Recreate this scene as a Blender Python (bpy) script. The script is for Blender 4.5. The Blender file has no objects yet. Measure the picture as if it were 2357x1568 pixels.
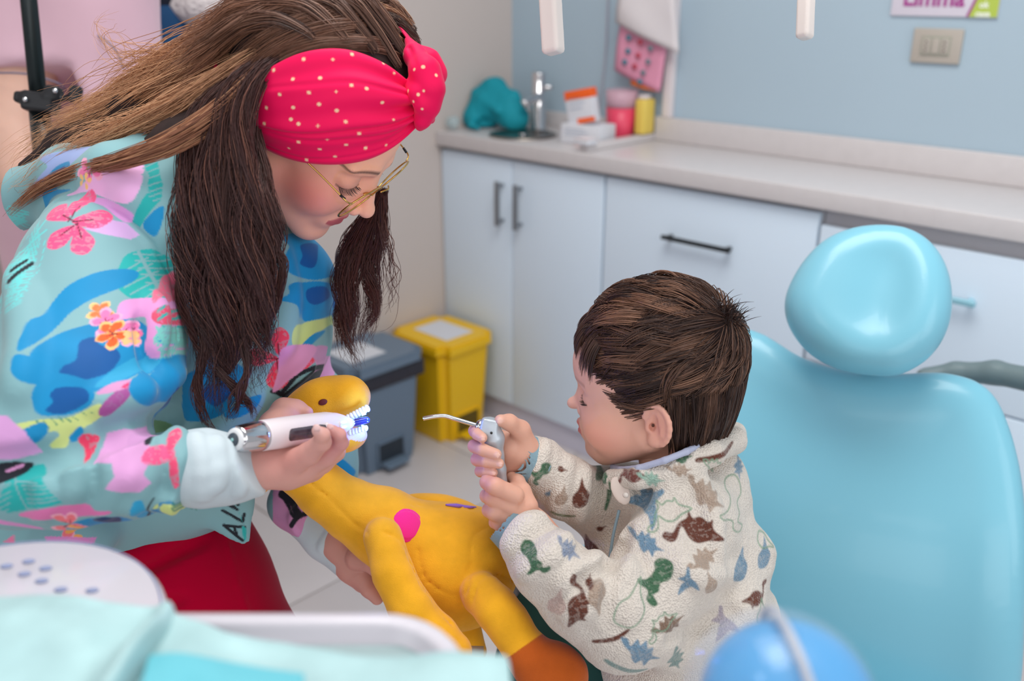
import bpy, bmesh, math, time
import numpy as np
import openvdb
from mathutils import Matrix, Vector
T0 = time.time()
SC = bpy.context.scene
COL = SC.collection
rng = np.random.default_rng(7)

# ------------------------------------------------------------------ camera
PITCH = math.radians(21.0)
FPX = 2130.0
CAM = np.array([0.0, 0.0, 1.31])
RIGHT = np.array([1.0, 0, 0])
UP = np.array([0, math.sin(PITCH), math.cos(PITCH)])
FWD = np.array([0, math.cos(PITCH), -math.sin(PITCH)])
cd = bpy.data.cameras.new('camera')
cam = bpy.data.objects.new('camera', cd)
COL.objects.link(cam)
cam.location = CAM
cam.rotation_euler = (math.radians(90) - PITCH, 0, 0)
cd.sensor_width = 36.0
cd.lens = FPX / 2357 * 36
cd.clip_start = 0.02
cd.dof.use_dof = True
cd.dof.focus_distance = 0.94
cd.dof.aperture_fstop = 3.5
SC.camera = cam
# ------------------------------------------------------------------ light
SC.view_settings.view_transform = 'Standard'
SC.view_settings.look = 'None'
SC.view_settings.gamma = 1
SC.view_settings.use_curve_mapping = False
SC.view_settings.exposure = -0.06
W = bpy.data.worlds.new('world'); SC.world = W; W.use_nodes = True
W.node_tree.nodes['Background'].inputs[0].default_value = (0.93, 0.95, 1.0, 1)
W.node_tree.nodes['Background'].inputs[1].default_value = 0.5

def area(name, loc, target, size, power, color):
    l = bpy.data.lights.new(name, 'AREA'); l.shape = 'RECTANGLE'
    l.size, l.size_y = size; l.energy = power; l.color = color
    o = bpy.data.objects.new(name, l); COL.objects.link(o)
    o.location = loc
    o.rotation_euler = (Vector(target) - Vector(loc)).to_track_quat('-Z', 'Y').to_euler()
    return o
area('window_light', (2.2, -0.9, 1.9), (0.2, 1.2, 0.8), (1.3, 1.9), 17, (0.97, 0.98, 1.0))
area('ceiling_panel_light', (0.15, 1.0, 2.55), (0.15, 1.05, 0), (1.2, 1.2), 34, (1.0, 0.98, 0.95))
area('rear_fill_light', (0.3, -1.3, 1.25), (-0.1, 1.0, 0.9), (2.2, 1.4), 17, (1.0, 0.98, 0.97))  # added frontal fill behind the camera, brightens the downturned face
area('back_window_light', (-1.6, -0.6, 2.0), (-0.3, 0.9, 0.9), (0.9, 1.4), 7, (0.95, 0.97, 1.0))

# ------------------------------------------------------------------ helpers
def P(x, y, D):
    return CAM + D * (FWD + (x - 1178.5) / FPX * RIGHT + (784 - y) / FPX * UP)
def PX(V):
    d = V - CAM
    z = d @ FWD
    return 1178.5 + FPX * (d @ RIGHT) / z, 784 - FPX * (d @ UP) / z, z
def S2L(c):
    c = np.asarray(c, float) / 255.0
    return np.where(c <= 0.04045, c / 12.92, ((c + 0.055) / 1.055) ** 2.4)
def rgb(*c):
    return tuple(S2L(c)) + (1.0,)

MATS = {}
def mat(name, col=(128, 128, 128), rough=0.5, metal=0.0, attr=False, bump=None, spec=0.5, sss=0.0, sheen=0.0,
        trans=0.0, coat=0.0, emit=None, alpha=1.0, noise=None, ior=1.45):
    """procedural principled material; bump=(scale,strength,dist[,kind]); noise=(scale,amount)"""
    if name in MATS: return MATS[name]
    m = bpy.data.materials.new(name); m.use_nodes = True
    nt = m.node_tree; b = nt.nodes['Principled BSDF']; L = nt.links.new
    b.inputs['Base Color'].default_value = rgb(*col)
    b.inputs['Roughness'].default_value = rough
    b.inputs['Metallic'].default_value = metal
    b.inputs['Specular IOR Level'].default_value = spec
    b.inputs['IOR'].default_value = ior
    if sss:
        b.inputs['Subsurface Weight'].default_value = sss
        b.inputs['Subsurface Radius'].default_value = (1.0, 0.35, 0.2)
        b.inputs['Subsurface Scale'].default_value = 0.004
    if sheen:
        b.inputs['Sheen Weight'].default_value = sheen
        b.inputs['Sheen Roughness'].default_value = 0.45
    if coat: b.inputs['Coat Weight'].default_value = coat
    if trans: b.inputs['Transmission Weight'].default_value = trans
    if alpha < 1: b.inputs['Alpha'].default_value = alpha
    if emit:
        b.inputs['Emission Color'].default_value = rgb(*emit[0]); b.inputs['Emission Strength'].default_value = emit[1]
    tc = nt.nodes.new('ShaderNodeTexCoord')
    csock = None
    if attr:
        a = nt.nodes.new('ShaderNodeAttribute'); a.attribute_name = 'Col'
        csock = a.outputs['Color']
    if noise:
        n = nt.nodes.new('ShaderNodeTexNoise'); n.inputs['Scale'].default_value = noise[0]; n.inputs['Detail'].default_value = 5
        L(tc.outputs['Object'], n.inputs['Vector'])
        mr = nt.nodes.new('ShaderNodeMapRange'); mr.inputs['To Min'].default_value = 1 - noise[1]; mr.inputs['To Max'].default_value = 1 + noise[1]
        mr.inputs['From Min'].default_value = .3; mr.inputs['From Max'].default_value = .7
        L(n.outputs['Fac'], mr.inputs['Value'])
        mx = nt.nodes.new('ShaderNodeVectorMath'); mx.operation = 'SCALE'
        if csock: L(csock, mx.inputs[0])
        else: mx.inputs[0].default_value = rgb(*col)[:3]
        L(mr.outputs[0], mx.inputs['Scale'])
        csock = mx.outputs[0]
    if csock: L(csock, b.inputs['Base Color'])
    if bump:
        kind = bump[3] if len(bump) > 3 else 'noise'
        if kind == 'voronoi':
            n = nt.nodes.new('ShaderNodeTexVoronoi'); out = n.outputs['Distance']
        else:
            n = nt.nodes.new('ShaderNodeTexNoise'); n.inputs['Detail'].default_value = 4; out = n.outputs['Fac']
        n.inputs['Scale'].default_value = bump[0]
        L(tc.outputs['Object'], n.inputs['Vector'])
        bp = nt.nodes.new('ShaderNodeBump'); bp.inputs['Strength'].default_value = bump[1]; bp.inputs['Distance'].default_value = bump[2]
        L(out, bp.inputs['Height']); L(bp.outputs[0], b.inputs['Normal'])
    MATS[name] = m
    return m

def tag(o, label=None, cat=None, group=None, kind=None):
    if label: o['label'] = label
    if cat: o['category'] = cat
    if group: o['group'] = group
    if kind: o['kind'] = kind
    return o
def empty(name, label, cat, loc=(0, 0, 0), group=None, rotz=0.0):
    o = bpy.data.objects.new(name, None); COL.objects.link(o)
    o.location = loc; o.rotation_euler = (0, 0, rotz)
    o.empty_display_size = .05
    return tag(o, label, cat, group)
def link(name, me, m=None, parent=None, world=True, smooth=True):
    o = bpy.data.objects.new(name, me); COL.objects.link(o)
    if m is not None and not me.materials: me.materials.append(m)
    if parent is not None:
        o.parent = parent
        if world:   # vertices are in world coordinates: undo the parent's transform
            M = Matrix.Translation(parent.location) @ parent.rotation_euler.to_matrix().to_4x4()
            q = parent.parent
            if q is not None: M = (Matrix.Translation(q.location) @ q.rotation_euler.to_matrix().to_4x4()) @ parent.matrix_parent_inverse @ M if False else M
            o.matrix_parent_inverse = M.inverted()
    if smooth and len(me.polygons):
        me.polygons.foreach_set('use_smooth', np.ones(len(me.polygons), bool))
    return o
def pydata(name, V, Fc):
    me = bpy.data.meshes.new(name)
    V = np.ascontiguousarray(V, np.float32)
    if isinstance(Fc, np.ndarray):
        n = Fc.shape[1]
        me.vertices.add(len(V)); me.vertices.foreach_set('co', V.ravel())
        me.loops.add(Fc.size); me.loops.foreach_set('vertex_index', np.ascontiguousarray(Fc, np.int32).ravel())
        me.polygons.add(len(Fc)); me.polygons.foreach_set('loop_start', np.arange(0, Fc.size, n, dtype=np.int32))
        me.update(calc_edges=True)
    else:
        me.from_pydata([tuple(v) for v in V], [], [tuple(f) for f in Fc]); me.update()
    return me
def set_col(me, C):
    a = me.color_attributes.new('Col', 'FLOAT_COLOR', 'POINT')
    A = np.ones((len(C), 4), np.float32); A[:, :3] = C
    a.data.foreach_set('color', A.ravel())
def get_co(me):
    a = np.empty(len(me.vertices) * 3, np.float32); me.vertices.foreach_get('co', a); return a.reshape(-1, 3).astype(float)
def get_no(me):
    a = np.empty(len(me.vertices) * 3, np.float32); me.vertex_normals.foreach_get('vector', a); return a.reshape(-1, 3).astype(float)

# ---- signed distance volumes, meshed through openvdb
class Vol:
    def __init__(s, lo, hi, h):
        s.lo = np.asarray(lo, float); s.h = h
        s.n = np.ceil((np.asarray(hi) - s.lo) / h).astype(int) + 1
        s.a = np.full(s.n, 0.05, np.float32)
    def region(s, lo, hi, pad):
        i0 = np.maximum(np.floor((np.asarray(lo) - pad - s.lo) / s.h).astype(int), 0)
        i1 = np.minimum(np.ceil((np.asarray(hi) + pad - s.lo) / s.h).astype(int) + 1, s.n)
        if np.any(i1 <= i0): return None
        sl = tuple(slice(a, b) for a, b in zip(i0, i1))
        ax = [(s.lo[k] + s.h * np.arange(i0[k], i1[k])).astype(np.float32) for k in range(3)]
        return sl, np.ix_(*ax)
    def op(s, d, sl, k, mode):
        a = s.a[sl]
        if mode == 'u':
            if k <= 0: s.a[sl] = np.minimum(a, d); return
            h = np.clip(.5 + .5 * (d - a) / k, 0, 1)
            s.a[sl] = d + (a - d) * h - k * h * (1 - h)
        elif mode == 'c':   # carve
            d = -d
            if k <= 0: s.a[sl] = np.maximum(a, d); return
            h = np.clip(.5 - .5 * (d - a) / k, 0, 1)
            s.a[sl] = d + (a - d) * h + k * h * (1 - h)
        elif mode == 'i':
            s.a[sl] = np.maximum(a, d)
    def cone(s, a, b, ra, rb, k=.006, mode='u', flat=None):
        a = np.asarray(a, float); b = np.asarray(b, float); r = max(ra, rb)
        q = s.region(np.minimum(a, b) - r, np.maximum(a, b) + r, k + 3 * s.h)
        if q is None: return
        sl, (X, Y, Z) = q
        ba = b - a; L = max(ba @ ba, 1e-12)
        px, py, pz = X - a[0], Y - a[1], Z - a[2]
        h = np.clip((px * ba[0] + py * ba[1] + pz * ba[2]) / L, 0, 1)
        dx, dy, dz = px - h * ba[0], py - h * ba[1], pz - h * ba[2]
        if flat is not None:
            n, f = flat; n = np.asarray(n, float); n = n / np.linalg.norm(n)
            t = (dx * n[0] + dy * n[1] + dz * n[2]) * (1 / f - 1)
            dx, dy, dz = dx + t * n[0], dy + t * n[1], dz + t * n[2]
        d = np.sqrt(dx * dx + dy * dy + dz * dz) - (ra + (rb - ra) * h)
        if flat is not None: d = d * min(1, flat[1] + .3)
        s.op(d, sl, k, mode)
    def chain(s, pts, k=.006, mode='u', flat=None):
        """pts: list of (point, radius)"""
        for (a, ra), (b, rb) in zip(pts[:-1], pts[1:]): s.cone(a, b, ra, rb, k, mode, flat)
    def ell(s, c, r, axes=None, k=.006, mode='u'):
        c = np.asarray(c, float); r = np.asarray(r, float); R = max(r)
        q = s.region(c - R, c + R, k + 3 * s.h)
        if q is None: return
        sl, (X, Y, Z) = q
        X, Y, Z = X - c[0], Y - c[1], Z - c[2]
        A = np.eye(3) if axes is None else np.asarray(axes, float)
        k0 = 0; k1 = 0
        for i in range(3):
            t = (X * A[i][0] + Y * A[i][1] + Z * A[i][2]) / r[i]
            k0 = k0 + t * t; k1 = k1 + (t / r[i]) ** 2
        k0 = np.sqrt(k0); k1 = np.sqrt(k1) + 1e-9
        s.op(k0 * (k0 - 1) / k1, sl, k, mode)
    def box(s, c, half, axes=None, rnd=.005, k=.0, mode='u'):
        c = np.asarray(c, float); R = np.linalg.norm(half)
        q = s.region(c - R, c + R, k + 3 * s.h)
        if q is None: return
        sl, (X, Y, Z) = q
        X, Y, Z = X - c[0], Y - c[1], Z - c[2]
        A = np.eye(3) if axes is None else np.asarray(axes, float)
        o = 0; ins = -1e9
        for i in range(3):
            t = np.abs(X * A[i][0] + Y * A[i][1] + Z * A[i][2]) - (half[i] - rnd)
            o = o + np.maximum(t, 0) ** 2; ins = np.maximum(ins, t)
        s.op(np.sqrt(o) + np.minimum(ins, 0) - rnd, sl, k, mode)
    def plane(s, p, n, mode='i', k=0):
        """keep the side opposite to n"""
        n = np.asarray(n, float); n = n / np.linalg.norm(n)
        sl, (X, Y, Z) = s.region(s.lo, s.lo + s.h * s.n, 0)
        s.op(((X - p[0]) * n[0] + (Y - p[1]) * n[1] + (Z - p[2]) * n[2]).astype(np.float32), sl, k, mode)
    def raw(s):
        g = openvdb.FloatGrid(0.05)
        g.copyFromArray(np.clip(s.a, -4 * s.h, 4 * s.h).astype(np.float32) if False else np.minimum(s.a, 0.05), tolerance=0)
        v, q = g.convertToQuads(isovalue=0.0)
        v = v.astype(float) * s.h + s.lo
        return v, q
def vol_px(pts, h, pad=.03):
    """volume that holds a list of (P, r)"""
    A = np.array([p for p, r in pts]); r = np.array([r for p, r in pts])[:, None]
    return Vol((A - r).min(0) - pad, (A + r).max(0) + pad, h)
def c4(x, y, D, r): return (P(x, y, D), r * D / FPX)
def cs(*l): return [c4(*q) for q in l]

def catmull(V, Q):
    '''one Catmull-Clark step on a quad mesh'''
    nV, nF = len(V), len(Q); Q = Q.astype(np.int64)
    fp = V[Q].mean(1)
    a = Q.ravel(); b = np.roll(Q, -1, 1).ravel(); key = np.minimum(a, b) * nV + np.maximum(a, b)
    uk, inv = np.unique(key, return_inverse=True); nE = len(uk); e0, e1 = uk // nV, uk % nV
    fi = np.repeat(np.arange(nF), 4); cnt = np.bincount(inv, minlength=nE)
    fs = np.stack([np.bincount(inv, fp[fi, k], nE) for k in range(3)], 1)
    mid = (V[e0] + V[e1]) / 2; ep = np.where((cnt == 2)[:, None], (V[e0] + V[e1] + fs) / 4, mid)
    n = np.bincount(a, minlength=nV).astype(float)
    F = np.stack([np.bincount(a, fp[fi, k], nV) for k in range(3)], 1) / np.maximum(n, 1)[:, None]
    ne = np.bincount(e0, minlength=nV) + np.bincount(e1, minlength=nV)
    R = np.stack([np.bincount(e0, mid[:, k], nV) + np.bincount(e1, mid[:, k], nV) for k in range(3)], 1) / np.maximum(ne, 1)[:, None]
    vp = (F + 2 * R + (n - 3)[:, None] * V) / np.maximum(n, 1)[:, None]
    bd = np.zeros(nV, bool); o = cnt != 2; bd[e0[o]] = True; bd[e1[o]] = True; vp[bd | (n < 3)] = V[bd | (n < 3)]
    e = inv.reshape(-1, 4) + nV; f = np.arange(nF) + nV + nE
    NQ = np.stack([np.stack([Q[:, k], e[:, k], f, e[:, (k + 3) % 4]], 1) for k in range(4)], 1).reshape(-1, 4)
    return np.concatenate([vp, ep, fp]), NQ
def finish(name, V, Q, m, parent=None, color=None, subd=0, disp=None, flip=False, relax=0):
    if flip: Q = Q[:, ::-1]
    for _ in range(subd): V, Q = catmull(V, Q)
    me = pydata(name, V, Q)
    if disp is not None:
        co = get_co(me); no = get_no(me)
        co = disp(co, no)
        me.vertices.foreach_set('co', co.astype(np.float32).ravel()); me.update()
    o = link(name, me, m, parent)
    if color is not None:
        set_col(me, color(get_co(me), get_no(me)))
    return o

def wob(V, f, seed=0, oct=3):
    """smooth pseudo-noise in about -1..1"""
    r = np.random.default_rng(seed); out = np.zeros(len(V)); amp = 1; tot = 0
    for o in range(oct):
        for j in range(4):
            k = r.normal(size=3); k = k / np.linalg.norm(k) * f * (2 ** o) * r.uniform(.7, 1.3)
            out += amp * np.sin(V @ k + r.uniform(0, 6.28) + 1.3 * np.sin(V @ r.normal(size=3) * f * .6))
            tot += amp * 1.6
        amp *= .5
    return out / tot * 1.6

def spline(pts, n=10, closed=False):
    p = np.asarray(pts, float); N = len(p); out = []
    rngi = range(N if closed else N - 1)
    for i in rngi:
        g = lambda j: p[j % N] if closed else p[min(max(j, 0), N - 1)]
        a, b, c, d = g(i - 1), g(i), g(i + 1), g(i + 2)
        for t in np.arange(n) / n:
            out.append(.5 * ((2 * b) + (-a + c) * t + (2 * a - 5 * b + 4 * c - d) * t * t + (-a + 3 * b - 3 * c + d) * t ** 3))
    if not closed: out.append(p[-1])
    return np.array(out)
def polysd(x, y, poly):
    """signed distance (negative inside) of points to polygon"""
    d = np.full(len(x), 1e9); s = np.zeros(len(x), bool); N = len(poly)
    for i in range(N):
        ax, ay = poly[i]; bx, by = poly[(i + 1) % N]
        ex, ey = bx - ax, by - ay; wx, wy = x - ax, y - ay
        t = np.clip((wx * ex + wy * ey) / (ex * ex + ey * ey + 1e-12), 0, 1)
        d = np.minimum(d, (wx - ex * t) ** 2 + (wy - ey * t) ** 2)
        c = ((ay > y) != (by > y)) & (x < (bx - ax) * (y - ay) / (by - ay + 1e-12) + ax)
        s ^= c
    d = np.sqrt(d); return np.where(s, -d, d)
def linesd(x, y, pl):
    d = np.full(len(x), 1e9)
    for (ax, ay), (bx, by) in zip(pl[:-1], pl[1:]):
        ex, ey = bx - ax, by - ay; wx, wy = x - ax, y - ay
        t = np.clip((wx * ex + wy * ey) / (ex * ex + ey * ey + 1e-12), 0, 1)
        d = np.minimum(d, (wx - ex * t) ** 2 + (wy - ey * t) ** 2)
    return np.sqrt(d)
class Painter:
    """prints motifs on cloth: each motif is laid flat on the fabric round an anchor point of the surface"""
    def __init__(s, V, N, base):
        s.V = V; s.x, s.y, s.z = PX(V); s.f = N @ FWD
        s.C = np.tile(S2L(base), (len(V), 1))
        s.tex = wob(V, 900, 3, 3); s.tex2 = wob(V, 160, 5, 2)
    def anchor(s, ax, ay):
        for r in (6, 14, 40, 90):
            m = (np.abs(s.x - ax) < r) & (np.abs(s.y - ay) < r) & (s.f < 0)
            if m.any():
                i = np.where(m)[0]; return s.V[i[np.argmin(s.z[i])]], s.z[i].min()
        return P(ax, ay, .9), .9
    def local(s, ax, ay, rad, dep=.07):
        A, D = s.anchor(ax, ay)
        w = s.V - A; u = w @ RIGHT * FPX / D; v = -(w @ UP) * FPX / D; q = w @ FWD
        i = np.where((np.abs(u) < rad) & (np.abs(v) < rad) & (np.abs(q) < dep) & (s.f < .25))[0]
        return i, u[i] + ax, v[i] + ay
    def mix(s, i, w, col, tex=0.0, mott=0.0):
        c = S2L(col)[None] * (1 + mott * s.tex2[i, None])
        w = w * np.clip(1 - tex * (s.tex[i] > .15), 0, 1)
        s.C[i] = s.C[i] * (1 - w[:, None]) + c * w[:, None]
    def poly(s, pts, col, smooth=True, soft=2.0, tex=0.0, mott=.06, line=None, dep=.07, n=6):
        pts = np.asarray(pts, float)
        if smooth: pts = spline(pts, n, True)
        c = (pts.max(0) + pts.min(0)) / 2; rad = np.abs(pts - c).max() + 6
        i, u, v = s.local(c[0], c[1], rad, dep)
        if len(i) == 0: return
        d = polysd(u, v, pts)
        if line: 
            s.mix(i, np.clip(.5 - (np.abs(d) - line) / soft, 0, 1), col, tex, mott)
        else:
            s.mix(i, np.clip(.5 - d / soft, 0, 1), col, tex, mott)
    def line(s, pts, col, w=2.0, soft=2.0, smooth=True, dep=.07):
        pts = np.asarray(pts, float)
        if smooth: pts = spline(pts, 6)
        c = (pts.max(0) + pts.min(0)) / 2; rad = np.abs(pts - c).max() + 6 + w
        i, u, v = s.local(c[0], c[1], rad, dep)
        if len(i) == 0: return
        s.mix(i, np.clip(.5 - (linesd(u, v, pts) - w) / soft, 0, 1), col)

# ---- plain mesh builders
def boxes(name, bl, m, parent=None, M=None, bev=0.0, world=True, smooth=False):
    """bl: list of (x0,y0,z0,x1,y1,z1) joined into one mesh"""
    bm = bmesh.new()
    for b in bl:
        x0, y0, z0, x1, y1, z1 = b
        r = bmesh.ops.create_cube(bm, size=1.0)
        bmesh.ops.scale(bm, vec=(x1 - x0, y1 - y0, z1 - z0), verts=r['verts'])
        bmesh.ops.translate(bm, vec=((x0 + x1) / 2, (y0 + y1) / 2, (z0 + z1) / 2), verts=r['verts'])
    if bev: bmesh.ops.bevel(bm, geom=bm.edges[:], offset=bev, segments=3, affect='EDGES', profile=.5)
    if M is not None: bmesh.ops.transform(bm, matrix=M, verts=bm.verts)
    me = bpy.data.meshes.new(name); bm.to_mesh(me); bm.free()
    o = link(name, me, m, parent, world, smooth=smooth)
    if bev and not smooth:
        me.polygons.foreach_set('use_smooth', np.ones(len(me.polygons), bool))
        try: me.set_sharp_from_angle(angle=math.radians(50))
        except Exception: pass
    return o
def tube(name, pts, rad, m, parent=None, seg=12, n=6, smoothpath=True, world=True, caps=True):
    p = spline(pts, n) if smoothpath else np.asarray(pts, float)
    r = np.interp(np.linspace(0, 1, len(p)), np.linspace(0, 1, len(np.atleast_1d(rad))), np.atleast_1d(rad)) if np.ndim(rad) else np.full(len(p), rad)
    t = np.gradient(p, axis=0); t /= np.linalg.norm(t, axis=1)[:, None] + 1e-12
    u = np.cross(t[0], [0, 0, 1.0]); 
    if np.linalg.norm(u) < .1: u = np.cross(t[0], [1.0, 0, 0])
    V = []
    for i in range(len(p)):
        u = u - (u @ t[i]) * t[i]; u /= np.linalg.norm(u); w = np.cross(t[i], u)
        a = np.linspace(0, 2 * np.pi, seg, endpoint=False)
        V.append(p[i] + r[i] * (np.cos(a)[:, None] * u + np.sin(a)[:, None] * w))
    V = np.concatenate(V); F = []
    for i in range(len(p) - 1):
        for j in range(seg):
            F.append((i * seg + j, i * seg + (j + 1) % seg, (i + 1) * seg + (j + 1) % seg, (i + 1) * seg + j))
    if caps:
        F.append(tuple(range(seg - 1, -1, -1))); F.append(tuple((len(p) - 1) * seg + j for j in range(seg)))
    return link(name, pydata(name, V, F), m, parent, world)
def lathe(name, a, b, prof, m, parent=None, seg=32, world=True, squash=None):
    """prof: list of (t 0..1 along a-b, radius)"""
    a = np.asarray(a, float); b = np.asarray(b, float); ax = b - a; L = np.linalg.norm(ax); z = ax / L
    u = np.cross(z, [0, 0, 1.0])
    if np.linalg.norm(u) < .1: u = np.cross(z, [1.0, 0, 0])
    u /= np.linalg.norm(u); w = np.cross(z, u)
    ang = np.linspace(0, 2 * np.pi, seg, endpoint=False); V = []
    for t, r in prof:
        V.append(a + ax * t + r * (np.cos(ang)[:, None] * u + np.sin(ang)[:, None] * w))
    V = np.concatenate(V); F = []
    for i in range(len(prof) - 1):
        for j in range(seg):
            F.append((i * seg + j, i * seg + (j + 1) % seg, (i + 1) * seg + (j + 1) % seg, (i + 1) * seg + j))
    F.append(tuple(range(seg - 1, -1, -1))); F.append(tuple((len(prof) - 1) * seg + j for j in range(seg)))
    return link(name, pydata(name, V, F), m, parent, world)
def sheet(name, pts, faces, m, parent=None, thick=.002, world=True):
    o = link(name, pydata(name, pts, faces), m, parent, world, smooth=False)
    md = o.modifiers.new('t', 'SOLIDIFY'); md.thickness = thick; md.offset = 0
    return o
def text(name, s, M, size, m, parent, ext=.0006, world=True, off=0.0, bold=.0):
    cu = bpy.data.curves.new(name, 'FONT'); cu.body = s; cu.size = size; cu.extrude = ext; cu.offset = bold
    cu.align_x = 'CENTER'; cu.align_y = 'CENTER'
    o = bpy.data.objects.new('tmp', cu); COL.objects.link(o)
    dg = bpy.context.evaluated_depsgraph_get()
    me = bpy.data.meshes.new_from_object(o.evaluated_get(dg)); bpy.data.objects.remove(o)
    me.transform(M); me.name = name; me.materials.clear()
    return link(name, me, m, parent, world, smooth=False)

# ------------------------------------------------------------------ room: local frame, x along the blue wall, -y into the room
RZ = math.radians(-43.8)
KX, KY = 0.0, 3.07
RM = Matrix.Translation((KX, KY, 0)) @ Matrix.Rotation(RZ, 4, 'Z')
def rw(x, y, z): return np.array(RM @ Vector((x, y, z)))
def room_box(name, b, m, kind='structure', bev=0):
    o = boxes(name, [b], m, None, None, bev)
    o.matrix_world = RM
    if kind: o['kind'] = kind
    return o
m_blue = mat('blue_wall_paint', (170, 190, 203), .85, bump=(300, .04, .001), noise=(1.5, .02))
m_beige = mat('off_white_wall_paint', (199, 188, 182), .85, bump=(300, .04, .001))
m_grout = mat('floor_grout', (165, 156, 148), .8)
m_tile = mat('floor_tile', (202, 196, 196), .32, noise=(6, .03))
m_white = mat('ceiling_paint', (235, 235, 232), .9)
room_box('wall_back', (-0.1, 0, 0, 3.4, 0.1, 2.7), m_blue)
room_box('wall_left', (-0.1, -3.9, 0, 0, 0, 2.7), m_beige)
fl = room_box('floor', (-0.1, -3.9, -0.05, 3.5, 0.1, -0.004), m_grout)
tile = None
for i in range(-1, 6):
    for j in range(0, 7):
        x0 = .558 - .6 + .6 * (i - 0) ; y1 = -1.13 + .6 * 2 - .6 * j
        x1 = x0 + .6; y0 = y1 - .6
        x0, x1 = max(x0, 0.0), min(x1, 3.4); y0, y1 = max(y0, -3.9), min(y1, 0)
        if x1 - x0 < .01 or y1 - y0 < .01: continue
        o = boxes('tile', [(x0 + .0025, y0 + .0025, -.0045, x1 - .0025, y1 - .0025, 0)], m_tile, None, None, .001)
        o.parent = fl
bb = room_box('baseboard_back', (1.9, -.012, 0, 3.4, 0, .08), m_white, bev=.002)
bb = room_box('baseboard_left', (0.0, -3.9, 0, .012, -.36, .08), m_white, bev=.002)

# ---- cabinets
m_cab = mat('white_laminate', (218, 234, 248), .38)
m_cabin = mat('cabinet_carcass', (190, 188, 192), .6)
m_top = mat('worktop_laminate', (205, 200, 200), .35, noise=(40, .02))
m_plinth = mat('plinth_laminate', (206, 204, 218), .4)
m_steel = mat('brushed_steel', (150, 152, 155), .3, 1.0)
m_chrome = mat('chrome', (215, 215, 218), .1, 1.0)
def room_empty(name, label, cat, x, y, z, group=None):
    return empty(name, label, cat, tuple(rw(x, y, z)), group, RZ)
def rb(name, bl, m, par, bev=.002):
    return boxes(name, bl, m, par, RM, bev)
YF = -.315
def cabinet(x0, x1, label, doors=None, drawers=None, group='white base cabinets under the worktop'):
    e = room_empty('base_cabinet', label, 'cabinet', (x0 + x1) / 2, YF / 2, 0, group)
    rb('body', [(x0 + .001, YF + .02, .08, x1 - .001, -.002, .855)], m_cabin, e)
    rb('plinth', [(x0 + .001, YF + .018, 0, x1 - .001, YF + .035, .08)], m_plinth, e, .001)
    return e
def vhandle(x, z0, z1, par):
    h = rb('handle', [(x - .006, YF - .032, z0, x + .006, YF - .022, z1), (x - .004, YF - .024, z0 + .008, x + .004, YF, z0 + .018), (x - .004, YF - .024, z1 - .018, x + .004, YF, z1 - .008)], m_steel, par, .001)
    return h
e = cabinet(.0, .638, 'white two-door base cabinet with vertical steel bar handles beside the yellow bin')
for a, b, hx in ((.004, .301, .267), (.304, .634, .34)):
    d = rb('door', [(a, YF, .085, b, YF + .018, .845)], m_cab, e)
    vhandle(hx, .655, .785, d)
m_slot = mat('dark_metal_handle', (40, 42, 44), .35, .6)
e = cabinet(.638, 1.238, 'white drawer base cabinet with one black bar handle behind the child')
for z0, z1 in ((.085, .845),):
    d = rb('drawer', [(.642, YF, z0, 1.234, YF + .018, z1)], m_cab, e)
    zz = .725
    rb('handle', [(.842, YF - .03, zz - .004, 1.035, YF - .02, zz + .006), (.85, YF - .022, zz - .003, .86, YF, zz + .005), (1.017, YF - .022, zz - .003, 1.027, YF, zz + .005)], m_slot, d, .001)
e = cabinet(1.238, 1.86, 'white drawer base cabinet behind the teal headrest')
m_hblue = mat('pale_blue_handle', (150, 200, 215), .3, .2)
for z0, z1 in ((.505, .82), (.085, .5)):
    d = rb('drawer', [(1.242, YF - .004, z0, 1.856, YF + .014, z1)], m_cab, e)
    zz = z0 + .22
    rb('handle', [(1.42, YF - .034, zz - .007, 1.59, YF - .022, zz + .005), (1.43, YF - .024, zz - .004, 1.442, YF, zz + .003), (1.568, YF - .024, zz - .004, 1.58, YF, zz + .003)], m_hblue, d, .002)
wt = room_empty('worktop', 'long pale laminate worktop with raised back edge along the blue wall', 'worktop', .95, -.16, .855)
rb('slab', [(.0, -.335, .858, 1.9, -.001, .9)], m_top, wt, .003)
rb('upstand', [(.575, -.018, .9, 1.9, -.001, .966)], m_top, wt, .003)
rb('divider_rail', [(.545, -.31, .9, .575, -.001, .918)], m_top, wt, .003)
rb('left_upstand', [(.0, -.018, .9, .545, -.001, .945)], m_top, wt, .003)
# ---- basin + tap
bs = room_empty('wash_basin', 'small steel basin set into the worktop below the tap', 'basin', .25, -.2, .9)
m_basin = mat('basin_steel', (150, 140, 132), .28, 1.0)
c = rw(.25, -.215, .9)
V = []; Fc = []; seg = 40
prof = [(.098, .001), (.1, .0045), (.092, .0045), (.088, .002), (.07, -.002), (.0, -.003)]
prof = [(.1, .0005), (.1, .005), (.092, .006), (.086, .0035), (.06, .0015), (.012, .001)]
for r_, z_ in prof:
    for j in range(seg):
        a = 2 * math.pi * j / seg; V.append(c + np.array([r_ * math.cos(a), r_ * math.sin(a), z_]))
for i in range(len(prof) - 1):
    for j in range(seg): Fc.append((i * seg + j, i * seg + (j + 1) % seg, (i + 1) * seg + (j + 1) % seg, (i + 1) * seg + j))
Fc.append(tuple((len(prof) - 1) * seg + j for j in range(seg)))
link('bowl', pydata('bowl', V, Fc), m_basin, bs)
lathe('drain', c + np.array([0, 0, .002]), c + np.array([0, 0, .006]), [(0, .012), (1, .011)], m_chrome, bs, 16)
tp = room_empty('tap', 'chrome pillar mixer tap standing behind the basin', 'tap', .215, -.075, .9)
t0 = rw(.207, -.1, .9)
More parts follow.
